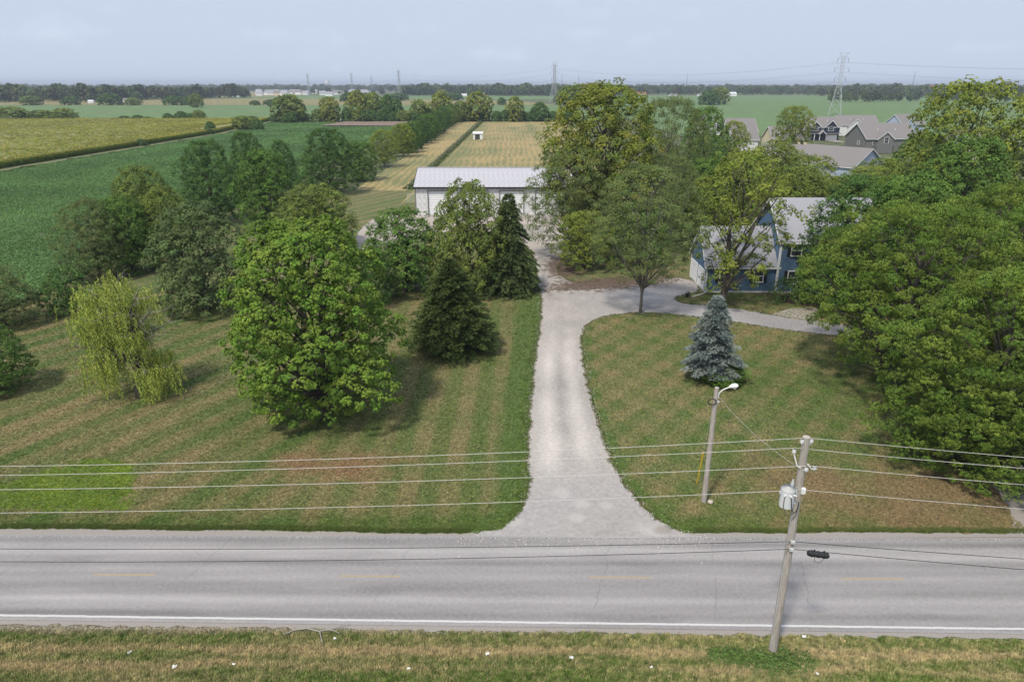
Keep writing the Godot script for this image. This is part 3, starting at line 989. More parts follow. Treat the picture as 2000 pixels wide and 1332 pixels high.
func build_trees():
	var total := 0
	var maple_g := [Color(0.149, 0.246, 0.031), Color(0.124, 0.220, 0.029), Color(0.182, 0.265, 0.037)]
	var deep_g := [Color(0.071, 0.144, 0.029), Color(0.061, 0.127, 0.026), Color(0.086, 0.157, 0.032)]
	var ash_g := [Color(0.102, 0.187, 0.032), Color(0.117, 0.206, 0.034), Color(0.089, 0.167, 0.029)]
	var grey_g := [Color(0.114, 0.164, 0.056), Color(0.099, 0.147, 0.050), Color(0.127, 0.179, 0.060)]
	var olive := [Color(0.165, 0.218, 0.043), Color(0.137, 0.189, 0.038), Color(0.181, 0.232, 0.046)]
	var gold := [Color(0.211, 0.237, 0.033), Color(0.180, 0.219, 0.034), Color(0.230, 0.245, 0.040), Color(0.149, 0.202, 0.034)]
	var yg := [Color(0.187, 0.239, 0.033), Color(0.157, 0.211, 0.032), Color(0.212, 0.255, 0.040)]
	var walnut := [Color(0.129, 0.197, 0.030), Color(0.105, 0.175, 0.026), Color(0.157, 0.221, 0.035)]
	var feather := [Color(0.149, 0.196, 0.062), Color(0.129, 0.177, 0.056), Color(0.168, 0.212, 0.066)]
	var brownish := [Color(0.140, 0.168, 0.056), Color(0.122, 0.153, 0.052), Color(0.116, 0.168, 0.045)]
	var full := [0.72, 1.0, 0.97, 0.86, 0.68, 0.42]
	var oval := [0.55, 0.9, 1.0, 0.9, 0.65, 0.25]
	var globe := [0.5, 0.88, 1.0, 0.95, 0.75, 0.35]
	var K := {}
	K.maple = broad({"h": 13.9, "w": 12.8, "cb": 0.6, "prof": [0.62, 0.98, 1.0, 0.94, 0.87, 0.79, 0.68, 0.45], "lobes": 62, "lobe_r": 1.5, "clump": 0.52, "ros": 25, "per": 7, "L": 0.13, "W": 0.11, "droop": 0.45, "under": -0.35, "wild": 0.2, "inner": 18, "cols": maple_g, "trunk": 0.34, "stems": 3, "flat": 0.7}, 101)
	K.walnut = broad({"h": 13.8, "w": 15.0, "cb": 1.5, "prof": globe, "lobes": 60, "lobe_r": 2.0, "clump": 0.75, "ros": 26, "per": 6, "L": 0.23, "W": 0.062, "droop": 0.75, "under": -0.3, "wild": 0.2, "inner": 14, "cols": walnut, "trunk": 0.4, "flat": 0.6}, 102)
	K.walnut_b = broad({"h": 12.0, "w": 12.0, "cb": 0.3, "prof": [0.7, 1.0, 1.0, 0.9, 0.7, 0.35], "lobes": 48, "lobe_r": 1.8, "clump": 0.75, "ros": 26, "per": 6, "L": 0.23, "W": 0.062, "droop": 0.8, "under": -0.3, "wild": 0.2, "inner": 10, "cols": walnut, "trunk": 0.34, "flat": 0.6}, 103)
	K.locust = broad({"h": 14.9, "w": 11.8, "cb": 4.2, "prof": [0.45, 0.85, 1.0, 0.92, 0.7, 0.35], "lobes": 44, "lobe_r": 1.8, "clump": 0.8, "ros": 32, "per": 5, "L": 0.15, "W": 0.05, "droop": 0.5, "thin": 0.05, "cols": feather, "trunk": 0.22, "stems": 2, "flat": 0.55, "bark": M.bark_pale}, 104)
	K.front = broad({"h": 16.9, "w": 12.0, "cb": 2.6, "prof": [0.55, 0.7, 0.85, 1.0, 0.9, 0.5], "lobes": 28, "lobe_r": 1.7, "clump": 0.75, "ros": 22, "per": 6, "L": 0.165, "W": 0.105, "droop": 0.5, "thin": 0.58, "cols": yg, "trunk": 0.36, "stems": 2, "lean": Vector3(2.2, 0, -0.6)}, 105)
	K.gold = broad({"h": 22.4, "w": 16.0, "cb": 3.5, "prof": [0.5, 0.85, 1.0, 0.95, 0.8, 0.4], "lobes": 56, "lobe_r": 2.3, "clump": 1.05, "ros": 30, "per": 6, "L": 0.23, "W": 0.13, "droop": 0.5, "thin": 0.0, "under": -0.4, "wild": 0.18, "cols": gold, "trunk": 0.42, "stems": 3}, 106)
	K.feather = broad({"h": 14.0, "w": 13.0, "cb": 1.8, "prof": globe, "lobes": 40, "lobe_r": 2.3, "clump": 0.95, "ros": 34, "per": 5, "L": 0.19, "W": 0.06, "droop": 0.5, "thin": 0.08, "cols": feather, "trunk": 0.26, "stems": 2, "flat": 0.6, "bark": M.bark_pale}, 107)
	K.yellow = broad({"h": 13.5, "w": 13.0, "cb": 1.0, "prof": globe, "lobes": 40, "lobe_r": 2.0, "clump": 1.0, "ros": 26, "per": 6, "L": 0.22, "W": 0.13, "droop": 0.5, "thin": 0.12, "under": -0.4, "wild": 0.2, "cols": yg, "trunk": 0.26, "stems": 2}, 108)
	K.oak = broad({"h": 10.9, "w": 9.8, "cb": 0.25, "prof": [0.72, 0.97, 1.0, 0.9, 0.7, 0.34], "lobes": 40, "lobe_r": 1.45, "clump": 0.72, "ros": 27, "per": 6, "L": 0.16, "W": 0.09, "droop": 0.35, "under": -0.55, "wild": 0.2, "cols": grey_g, "trunk": 0.24}, 109)
	K.dark = broad({"h": 12.5, "w": 9.6, "cb": 0.25, "prof": [0.72, 0.97, 1.0, 0.9, 0.7, 0.34], "lobes": 40, "lobe_r": 1.45, "clump": 0.75, "ros": 27, "per": 6, "L": 0.16, "W": 0.09, "droop": 0.4, "under": -0.55, "wild": 0.2, "cols": deep_g, "trunk": 0.24}, 110)
	K.ash = broad({"h": 10.0, "w": 8.6, "cb": 0.25, "prof": [0.72, 0.97, 1.0, 0.9, 0.7, 0.34], "lobes": 40, "lobe_r": 1.45, "clump": 0.68, "ros": 27, "per": 6, "L": 0.16, "W": 0.09, "droop": 0.4, "under": -0.55, "wild": 0.2, "cols": ash_g, "trunk": 0.2}, 111)
	K.olive = broad({"h": 11.0, "w": 10.0, "cb": 0.25, "prof": [0.72, 0.97, 1.0, 0.9, 0.7, 0.34], "lobes": 46, "lobe_r": 1.45, "clump": 0.75, "ros": 27, "per": 6, "L": 0.16, "W": 0.1, "droop": 0.45, "thin": 0.0, "under": -0.55, "wild": 0.2, "cols": olive, "trunk": 0.22, "stems": 2}, 112)
	K.brownish = broad({"h": 9.4, "w": 7.6, "cb": 0.2, "prof": [0.72, 0.97, 1.0, 0.9, 0.7, 0.34], "lobes": 30, "lobe_r": 1.4, "clump": 0.65, "ros": 28, "per": 5, "L": 0.16, "W": 0.06, "droop": 0.35, "thin": 0.1, "cols": brownish, "trunk": 0.18}, 113)
	K.bush = broad({"h": 4.6, "w": 5.0, "cb": 0.1, "prof": [0.8, 1.0, 1.0, 0.85, 0.6, 0.3], "lobes": 16, "lobe_r": 1.1, "clump": 0.5, "ros": 14, "per": 6, "L": 0.15, "W": 0.08, "droop": 0.4, "cols": deep_g, "trunk": 0.1, "stems": 3}, 114)
	K.box = broad({"h": 2.6, "w": 3.8, "cb": 0.0, "prof": [0.85, 1.0, 1.0, 0.9, 0.7, 0.35], "lobes": 14, "lobe_r": 0.9, "clump": 0.35, "ros": 7, "per": 6, "L": 0.1, "W": 0.07, "droop": 0.3, "cols": deep_g, "trunk": 0.06, "stems": 3}, 115)
	K.spruce = conifer({"h": 11.5, "w": 8.6, "L": 0.36, "W": 0.11, "droop": 0.32, "cols": [Color(0.086, 0.125, 0.042), Color(0.098, 0.138, 0.046)], "boughs": 13, "tier": 0.04, "twigs": 7, "gap": 0.08, "power": 0.8}, 116)
	K.yew = conifer({"h": 8.4, "w": 8.4, "L": 0.26, "W": 0.075, "droop": -0.05, "lift": 0.35, "cols": [Color(0.086, 0.125, 0.034), Color(0.074, 0.112, 0.031), Color(0.10, 0.138, 0.038)], "boughs": 17, "tier": 0.034, "twigs": 5, "gap": 0.02, "power": 0.72, "dens": 1.2}, 117)
	K.blue = conifer({"h": 7.2, "w": 5.2, "L": 0.2, "W": 0.06, "droop": 0.0, "lift": 0.25, "cols": [Color(0.235, 0.285, 0.265), Color(0.195, 0.245, 0.23), Color(0.265, 0.31, 0.285)], "boughs": 15, "tier": 0.05, "twigs": 10, "gap": 0.2, "power": 0.72, "base": 0.9}, 118)
	K.willow = willow(9.4, 7.4, 119)
	K.far = broad({"h": 14.0, "w": 14.0, "cb": 0.5, "prof": globe, "lobes": 18, "lobe_r": 3.0, "clump": 1.5, "ros": 9, "per": 5, "L": 0.8, "W": 0.5, "droop": 0.4, "cols": olive, "trunk": 0.3}, 120)
	K.far_dark = broad({"h": 10.0, "w": 12.0, "cb": 0.0, "prof": [0.8, 1.0, 1.0, 0.85, 0.6, 0.3], "lobes": 16, "lobe_r": 2.6, "clump": 1.4, "ros": 9, "per": 5, "L": 0.8, "W": 0.5, "droop": 0.4, "cols": deep_g, "trunk": 0.25}, 121)
	K.far_gold = broad({"h": 16.0, "w": 15.0, "cb": 1.0, "prof": globe, "lobes": 20, "lobe_r": 2.8, "clump": 1.5, "ros": 8, "per": 5, "L": 0.8, "W": 0.5, "droop": 0.4, "thin": 0.1, "cols": gold, "trunk": 0.3}, 122)
	for k in K:
		total += K[k].tri
	print("leaf triangles ", total)
	M.kinds = K
	rng.seed = 500
	plant("maple_tree", K.maple, "large dense bright green maple standing alone beside the gravel driveway", "tree", -14.1, -45.4, 13.9, 12.4)
	plant("willow_tree", K.willow, "yellow-green weeping willow with bare dead twigs on the lawn", "tree", -28.8, -47.9, 9.8, 8.2)
	plant("spruce_tree", K.spruce, "tall dark narrow spruce with drooping boughs beside the gravel driveway", "tree", -0.4, -76.4, 11.6, 8.8, 0.4)
	plant("yew_tree", K.yew, "dense dark green cone-shaped evergreen at the front of the clump before the barn", "tree", -5.4, -57.4, 8.6, 8.6)
	plant("blue_spruce_tree", K.blue, "silvery blue spruce on the lawn beyond the lamp pole", "tree", 16.1, -51.1, 7.3, 5.4, 1.0)
	plant("round_shrub", K.ash, "bright green low shrub growing under the blue spruce", "shrub", 17.0, -51.0, 1.5, 4.2)
	plant("locust_tree", K.locust, "feathery grey-green tree with forked pale trunk at the driveway loop", "tree", 13.6, -68.6, 14.9, 11.8, -0.5)
	plant("silver_maple_tree", K.front, "thin yellow-green tree with forked leaning trunk before the blue garage", "tree", 22.6, -70.2, 16.9, 12.0)
	plant("walnut_tree", K.walnut, "huge spreading walnut shading the lawn beside the blue spruce", "tree", 31.0, -50.5, 14.0, 16.5, 0.3)
	plant("walnut_tree", K.walnut_b, "low sweeping walnut with drooping boughs near the power wires", "tree", 30.0, -38.6, 12.0, 13.6, 1.1)
	plant("walnut_tree", K.walnut, "walnut joining the huge spreading one behind its far side", "tree", 43.5, -57.5, 14.5, 15.5, 2.6)
	plant("walnut_tree", K.walnut_b, "walnut growing between the huge spreading one and the road", "tree", 40.0, -42.5, 13.0, 13.0, 4.0)
	plant("walnut_tree", K.walnut_b, "young bushy walnut with leaves down to the grass beside the neighbouring drive", "tree", 29.2, -37.0, 6.4, 9.6, 2.3)
	plant("maple_tree", K.dark, "dark green tree hiding the two-storey front of the blue house", "tree", 36.0, -71.6, 13.2, 10.6, 0.8)
	plant("maple_tree", K.ash, "green tree beside the front walk covering the roof of the blue house", "tree", 41.0, -70.0, 13.6, 11.0, 2.0)
	plant("boxwood_shrub", K.box, "rounded clipped dark shrub in the mulch bed of the blue house", "shrub", 30.4, -72.4, 2.7, 3.6)
	plant("boxwood_shrub", K.box, "low dark shrub beside the front walk of the blue house", "shrub", 33.6, -71.2, 1.9, 3.4, 1.4)
	# trees of the yard, each on its own
	var yard := [
		["maple_tree", K.ash, "round dark green tree cut by the frame beside the willow lawn", -40.4, -48.6, 5.7, 5.4],
		["crab_apple_tree", K.brownish, "sparse dark little tree with bare stem beside the soybean field corner", -50.6, -64.4, 5.8, 6.4],
		["round_shrub", K.bush, "rounded dark shrub at the edge of the soybean field", -46.4, -68.4, 4.7, 5.2],
		["round_shrub", K.bush, "dark shrub standing just behind the weeping willow", -38.0, -60.6, 4.8, 4.8],
		["oak_tree", K.brownish, "brownish grey-green tree at the soybean field edge", -51.2, -82.0, 9.5, 7.8],
		["ash_tree", K.ash, "deep green tree beside the brownish one at the soybean edge", -48.6, -85.0, 9.4, 7.2],
		["ash_tree", K.olive, "olive green tree behind the deep green one along the soybeans", -52.4, -97.3, 11.6, 8.8],
		["ash_tree", K.olive, "light yellow-green slender tree beside the round grey-green oak", -45.0, -88.4, 10.0, 7.2],
		["oak_tree", K.oak, "broad round grey-green oak behind the weeping willow", -32.7, -69.7, 11.0, 9.8],
		["ash_tree", K.dark, "tall very dark tree rising over the grey-green oak", -51.9, -118.8, 13.4, 10.4],
		["ash_tree", K.dark, "dark tree behind the tall very dark one along the soybeans", -53.3, -141.0, 13.4, 8.2],
		["pear_tree", K.ash, "egg-shaped green tree in front of the dark ones", -40.2, -112.1, 12.5, 9.8],
		["ash_tree", K.dark, "small dark tree top showing behind the egg-shaped green tree", -52.4, -159.2, 10.5, 7.0],
		["maple_tree", K.olive, "wide olive-leaved tree overhanging the gravel patch near the barn", -29.0, -100.6, 8.8, 11.0],
		["ash_tree", K.dark, "low dark tree behind the wide olive-leaved one", -37.0, -123.7, 7.4, 6.4],
		["ash_tree", K.dark, "biggest dark tree at the near end of the tree row by the hay strip", -40.2, -153.0, 13.4, 12.2],
		["maple_tree", K.ash, "bright green full tree next to the olive one before the barn", -12.4, -76.4, 9.3, 8.8],
		["maple_tree", K.olive, "olive tree with an open top rising before the barn doors", -4.9, -76.0, 12.3, 8.4],
		["ash_tree", K.dark, "small dark tree tucked behind the large bright maple", -14.9, -71.0, 6.2, 4.2],
		["silver_maple_tree", K.gold, "tallest golden-green tree with a broad billowing crown behind the driveway", 12.6, -98.0, 22.5, 16.6],
		["elm_tree", K.feather, "dark olive tall tree next to the golden-green giant", 24.4, -110.0, 20.2, 13.0],
		["elm_tree", K.feather, "wispy grey-green tree overhanging the barn and the driveway", 8.4, -94.0, 14.6, 13.4],
		["elm_tree", K.feather, "grey-green tree behind the feathery one at the driveway loop", 21.6, -99.0, 13.0, 12.6],
		["ash_tree", K.ash, "deep green tree top between the tall trees and the tan roofs", 48.3, -177.0, 16.8, 11.8],
		["mulberry_tree", K.yellow, "low yellow-green bushy tree over the twig litter by the driveway", 9.4, -87.0, 7.2, 8.0],
		["mulberry_tree", K.ash, "green bushy tree between the garage and the driveway trees", 16.6, -90.0, 8.0, 8.5],
		["mulberry_tree", K.ash, "green tree behind the blue garage", 30.0, -104.0, 12.0, 11.0],
		["ash_tree", K.yellow, "yellow-green tree behind the ridge of the blue house", 33.0, -98.0, 13.5, 11.0],
		["silver_maple_tree", K.yellow, "tall green tree with spreading top behind the houses and walnut trees", 72.0, -112.0, 22.4, 19.0],
		["ash_tree", K.ash, "full green tree standing under the tall spreading one", 63.0, -96.0, 15.5, 13.0],
		["pine_tree", K.oak, "dull dark tree past the tall spreading one", 92.0, -124.0, 16.5, 16.0],
		["maple_tree", K.walnut, "green tree beside the roof of the blue house", 47.0, -84.0, 11.5, 14.0],
		["maple_tree", K.ash, "green tree behind the walnuts on the far side of the lot", 60.0, -78.0, 11.0, 14.0],
		["ash_tree", K.yellow, "yellow-green tree before the pale blue gable house", 57.5, -137.0, 9.4, 13.5],
		["ash_tree", K.olive, "olive tree before the broad brown roof", 48.5, -128.0, 12.5, 12.0],
		["ash_tree", K.yellow, "yellow tinged tree below the dark navy house", 73.0, -140.0, 7.0, 13.0],
		["ash_tree", K.ash, "deep green tree before the pale blue gable wall", 63.0, -124.0, 7.2, 12.5],
		["ash_tree", K.olive, "olive tree behind the blue house chimney side", 45.0, -108.0, 10.5, 12.0],
		["ash_tree", K.yellow, "yellow-green tree among those behind the blue house", 55.0, -112.0, 8.2, 12.0],
		["ash_tree", K.yellow, "golden tree crown beside the navy house gable", 101.0, -255.0, 15.0, 14.0],
		["ash_tree", K.yellow, "yellow-green sapling before the tan roofs", 64.0, -205.0, 12.4, 9.0],
		["ash_tree", K.olive, "olive tree along the fence line of the brown roofs", 84.0, -158.0, 6.8, 12.0],
		["ash_tree", K.ash, "green tree at the edge of the brown roofs", 98.0, -168.0, 11.5, 13.0],
	]
	for q in yard:
		plant(q[0], q[1], q[2], "tree" if not q[0].ends_with("shrub") else "shrub", q[3], q[4], q[5], q[6], rng.randf() * TAU)
	# the row along the hay strip
	var z := -175.0
	var k := 0
	var row_kinds := [K.ash, K.yellow, K.yellow, K.ash, K.dark, K.ash]
	while z > -466.0:
		var hh := rng.randf_range(9.0, 11.2)
		plant("row_tree", row_kinds[k] if k < 3 else [K.ash, K.ash, K.dark, K.olive][rng.randi() % 4], "leafy green tree in the long row beside the hay strip", "tree", -37.0 + rng.randf_range(-1.4, 1.0), z, hh, rng.randf_range(8.0, 10.0), rng.randf() * TAU, "trees in the row along the hay strip")
		z -= rng.randf_range(11.0, 16.0) if k > 1 else 30.0
		k += 1
	# hedgerow across the far end of the hay field, with taller trees in it
	var tall := [[-140, -452, 16, 20, 0], [-115, -452, 15, 13, 2], [-99, -462, 18.6, 16, 2], [-90, -464, 17, 14, 0], [-80, -462, 15.5, 10, 1], [-74, -463, 13, 9, 1], [-46, -464, 17.4, 16, 2], [-22, -470, 18, 18, 2], [2, -464, 15, 12, 2], [-60, -466, 13, 12, 0], [-33, -468, 12, 12, 0], [18, -468, 11, 12, 1], [52, -679, 21, 20, 0]]
	for q in tall:
		plant("hedgerow_tree", [K.far, K.far_dark, K.far_gold][q[4]], ["olive round tree", "dark green tree", "golden-topped tree"][q[4]] + " rising from the hedgerow beyond the hay field", "tree", q[0], q[1], q[2], q[3], rng.randf() * TAU, "tall trees of the hedgerow")
	var x := -150.0
	while x < 44.0:
		if not (x > -112 and x < -108):
			plant("hedgerow_bush", K.far_dark if rng.randf() < 0.75 else K.far, "dark bush in the low hedgerow beyond the hay field", "bush", x, -470.0 + rng.randf_range(-2, 2) + (14.0 if x < -60.0 else 0.0), rng.randf_range(4.5, 8.5), rng.randf_range(7.0, 11.0), rng.randf() * TAU, "bushes of the low hedgerow")
		x += rng.randf_range(5.0, 8.0)
	# bushes out in the fields: [x, z, height, width]
	for q in [[-322, -462, 9, 20], [-352, -464, 6, 14], [-305, -465, 7, 16], [-290, -464, 8, 15], [-250, -462, 3.5, 9], [-242, -463, 4, 8], [-236, -463, 3, 7], [-222, -462, 5, 7], [-214, -464, 6, 9], [-207, -464, 5, 9], [-202, -463, 7, 8], [-176, -462, 3, 4], [-146, -345, 5.5, 5], [-143, -335, 3.5, 5], [-141, -375, 7, 11], [-133, -372, 4.5, 7], [-143, -392, 6, 10], [-141.5, -270, 3, 4.5], [-137, -440, 6, 9]]:
		plant("field_bush", K.far_dark if q[2] < 7 else K.far, "dark bush on the grassy margin of the crop fields", "bush", q[0], q[1], q[2], q[3], rng.randf() * TAU, "bushes on the field margins")
	for q in [[-331, -756, 13, 15], [-560, -840, 10, 22], [-520, -850, 9, 20], [-470, -845, 12, 26], [-440, -838, 8, 18], [-395, -842, 10, 22], [-378, -838, 9, 13], [-300, -842, 5, 12], [-280, -842, 6, 20], [-262, -842, 6, 18], [-228, -1010, 12, 24], [-205, -1010, 11, 24], [-170, -1080, 10, 30], [-105, -1090, 15, 20], [-88, -1090, 11, 28], [-12, -845, 8, 10], [95, -850, 15, 34], [232, -851, 15.5, 24], [250, -870, 19, 22], [70, -1010, 16, 24]]:
		plant("lone_tree", K.far_dark if rng.randf() < 0.7 else K.far, "small dark lone tree between the far fields", "tree", q[0], q[1], q[2], q[3], rng.randf() * TAU, "lone trees between the far fields")

func build_far_trees():
	# distant woods read as one mass
	rng.seed = 900
	begin()
	for lb in 9:
		var c := Vector3(cos(lb * 2.4) * 0.30, 0.28 + 0.075 * lb, sin(lb * 2.4) * 0.30) if lb < 8 else Vector3(0, 0.82, 0)
		for k in 26:
			var u := rdir()
			if u.y < -0.3: u.y = -u.y
			var n := (u + rdir() * 0.4).normalized()
			leaf(c + u * 0.24, n.cross(rdir()).normalized(), n, 0.22, 0.16, Color(1, 1, 1) * rng.randf_range(0.8, 1.2))
	var far_crown := finish()
	var xf := []
	var cols := PackedColorArray()
	# [x0, z0, x1, z1, depth, count, height]
	for b in [[-960, -960, -560, -960, 240, 300, 21], [-760, -1000, -490, -1230, 120, 170, 20], [-2400, -2500, -420, -2600, 900, 1000, 20], [-520, -1640, -200, -1640, 300, 26, 15], [-240, -1560, 130, -1520, 330, 420, 22], [130, -1640, 2600, -1600, 700, 1700, 20], [90, -1480, 260, -1500, 100, 60, 19], [640, -1330, 2200, -1180, 260, 600, 22], [640, -880, 1400, -900, 120, 170, 22], [-4200, -3600, 4400, -3600, 1800, 1500, 24], [-460, -2300, 2400, -2400, 900, 900, 22], [430, -960, 700, -1080, 50, 45, 14]]:
		for i in b[5]:
			var t := rng.randf()
			var p := Vector3(lerpf(b[0], b[2], t), 0, lerpf(b[1], b[3], t) - rng.randf() * b[4])
			var hh: float = b[6] * rng.randf_range(0.42, 0.9) * (1.25 if rng.randf() < 0.12 else 1.0)
			var ww := hh * rng.randf_range(0.75, 1.15)
			xf.append(Transform3D(Basis(Vector3.UP, rng.randf() * TAU).scaled(Vector3(ww, hh, ww)), p))
			var v := rng.randf_range(0.8, 1.9) / GAIN
			var w := rng.randf_range(0.85, 1.3)
			cols.append(Color(0.055 * v * w, 0.082 * v, 0.028 * v))
	stuff_of("distant_wood", "dark green woods along the horizon beyond the fields", "woods", far_crown, M.leaf, xf, cols)

# ---------------------------------------------------------------- crops and grass
func tuft(blades: int, spread: float, sd: int, wide: float) -> ArrayMesh:
	rng.seed = sd
	begin()
	for k in blades:
		var a := rng.randf() * TAU
		var p := Vector3(cos(a), 0, sin(a)) * spread * sqrt(rng.randf())
		var b := rng.randf() * TAU
		var d := Vector3(cos(b) * rng.randf_range(0.15, 0.8), 1.0, sin(b) * rng.randf_range(0.15, 0.8)).normalized()
		var s := Vector3(-sin(b), 0, cos(b)) * wide * 0.5
		var n := V.size()
		var v := rng.randf_range(0.75, 1.25)
		V.append(p - s); V.append(p + s); V.append(p + d * rng.randf_range(0.6, 1.1))
		for q in 3: C.append(Color(v, v, v))
		I.append_array(PackedInt32Array([n, n + 1, n + 2]))
	return finish()

func leafy(count: int, sd: int, L: float, W: float) -> ArrayMesh:
	rng.seed = sd
	begin()
	for k in count:
		var u := rdir()
		u.y = absf(u.y)
		var n := (u + Vector3.UP + rdir() * 0.4).normalized()
		leaf(Vector3(u.x, u.y * 0.9, u.z) * rng.randf_range(0.5, 1.0) * 0.5, n.cross(rdir()).normalized(), n, L, W, Color(1, 1, 1) * rng.randf_range(0.75, 1.25))
	return finish()

func build_crops():
	rng.seed = 40
	var soy := leafy(44, 41, 0.22, 0.15)
	var xf := []
	var cols := PackedColorArray()
	for i in 62000:
		var z := -66.0 - 384.0 * pow(rng.randf(), 1.6)
		var xr := -54.3 - maxf(0.0, (-z - 150.0) * 0.028)
		var xl := -138.5 if z > -346.0 else lerpf(-138.5, -152.0, (-z - 346.0) / 106.0)
		var x := lerpf(xl, xr, rng.randf())
		if x > -110 and x < -64 and z < -402:
			continue
		x = roundf(x / 0.76) * 0.76 + rng.randf_range(-0.16, 0.16) if z > -170.0 else x
		var s := rng.randf_range(0.75, 1.15) * (1.0 + clampf((-z - 120.0) / 160.0, 0.0, 1.3))
		xf.append(Transform3D(Basis(Vector3.UP, rng.randf() * TAU).scaled(Vector3(s, minf(s, 1.2), s)), Vector3(x, 0.30, z)))
		var b := n_broad.get_noise_2d(x * 0.6, z * 0.6)
		var v := (1.0 + 0.35 * b + rng.randf_range(-0.15, 0.15)) / GAIN
		cols.append(Color(0.125 * v, 0.235 * v, 0.070 * v))
	stuff_of("soybean_crop", "dark green soybean plants filling the field beside the yard", "soybeans", soy, M.leaf, xf, cols)
	rng.seed = 42
	begin()
	for k in 22:
		var a := rng.randf() * TAU
		var y := rng.randf_range(0.25, 0.95)
		leaf(Vector3(0, y, 0), Vector3(cos(a), 0.35, sin(a)).normalized(), Vector3(-cos(a) * 0.35, 1, -sin(a) * 0.35).normalized(), rng.randf_range(0.3, 0.42), 0.05, Color(0.55, 0.78, 0.22))
	for k in 10:
		var a := rng.randf() * TAU
		leaf(Vector3(0, 0.93, 0), Vector3(cos(a) * 0.5, 1.0, sin(a) * 0.5).normalized(), Vector3(cos(a), -0.3, sin(a)).normalized(), 0.16, 0.06, Color(1.15, 0.95, 0.36))
	var stalk := finish()
	xf = []
	cols = PackedColorArray()
	for i in 46000:
		var z := 0.0
		var x := 0.0
		if i < 9000:
			z = lerpf(-112.0, -463.0, rng.randf())
			x = (-143.0 if z > -346.0 else lerpf(-143.5, -157.5, (-z - 346.0) / 117.0)) + rng.randf_range(-0.9, 0.9)
		else:
			z = lerpf(-112.0, -463.0, pow(rng.randf(), 0.8))
			x = lerpf(-143.0 if z > -346.0 else -157.5, -420.0, pow(rng.randf(), 1.5))
		var s := rng.randf_range(2.0, 2.7)
		var g := 1.0 if i < 9000 else 1.7
		xf.append(Transform3D(Basis(Vector3.UP, rng.randf() * TAU).scaled(Vector3(s * g, s, s * g)), Vector3(x, 0.0 if i < 9000 else 0.05, z)))
		var v := rng.randf_range(0.85, 1.15) * (1.0 + 0.3 * n_broad.get_noise_2d(x * 0.3, z * 0.3)) / GAIN
		cols.append(Color(0.48 * v, 0.46 * v, 0.28 * v))
	stuff_of("corn_crop", "tasselled yellowing corn standing beyond the soybean field", "corn", stalk, M.blade, xf, cols)

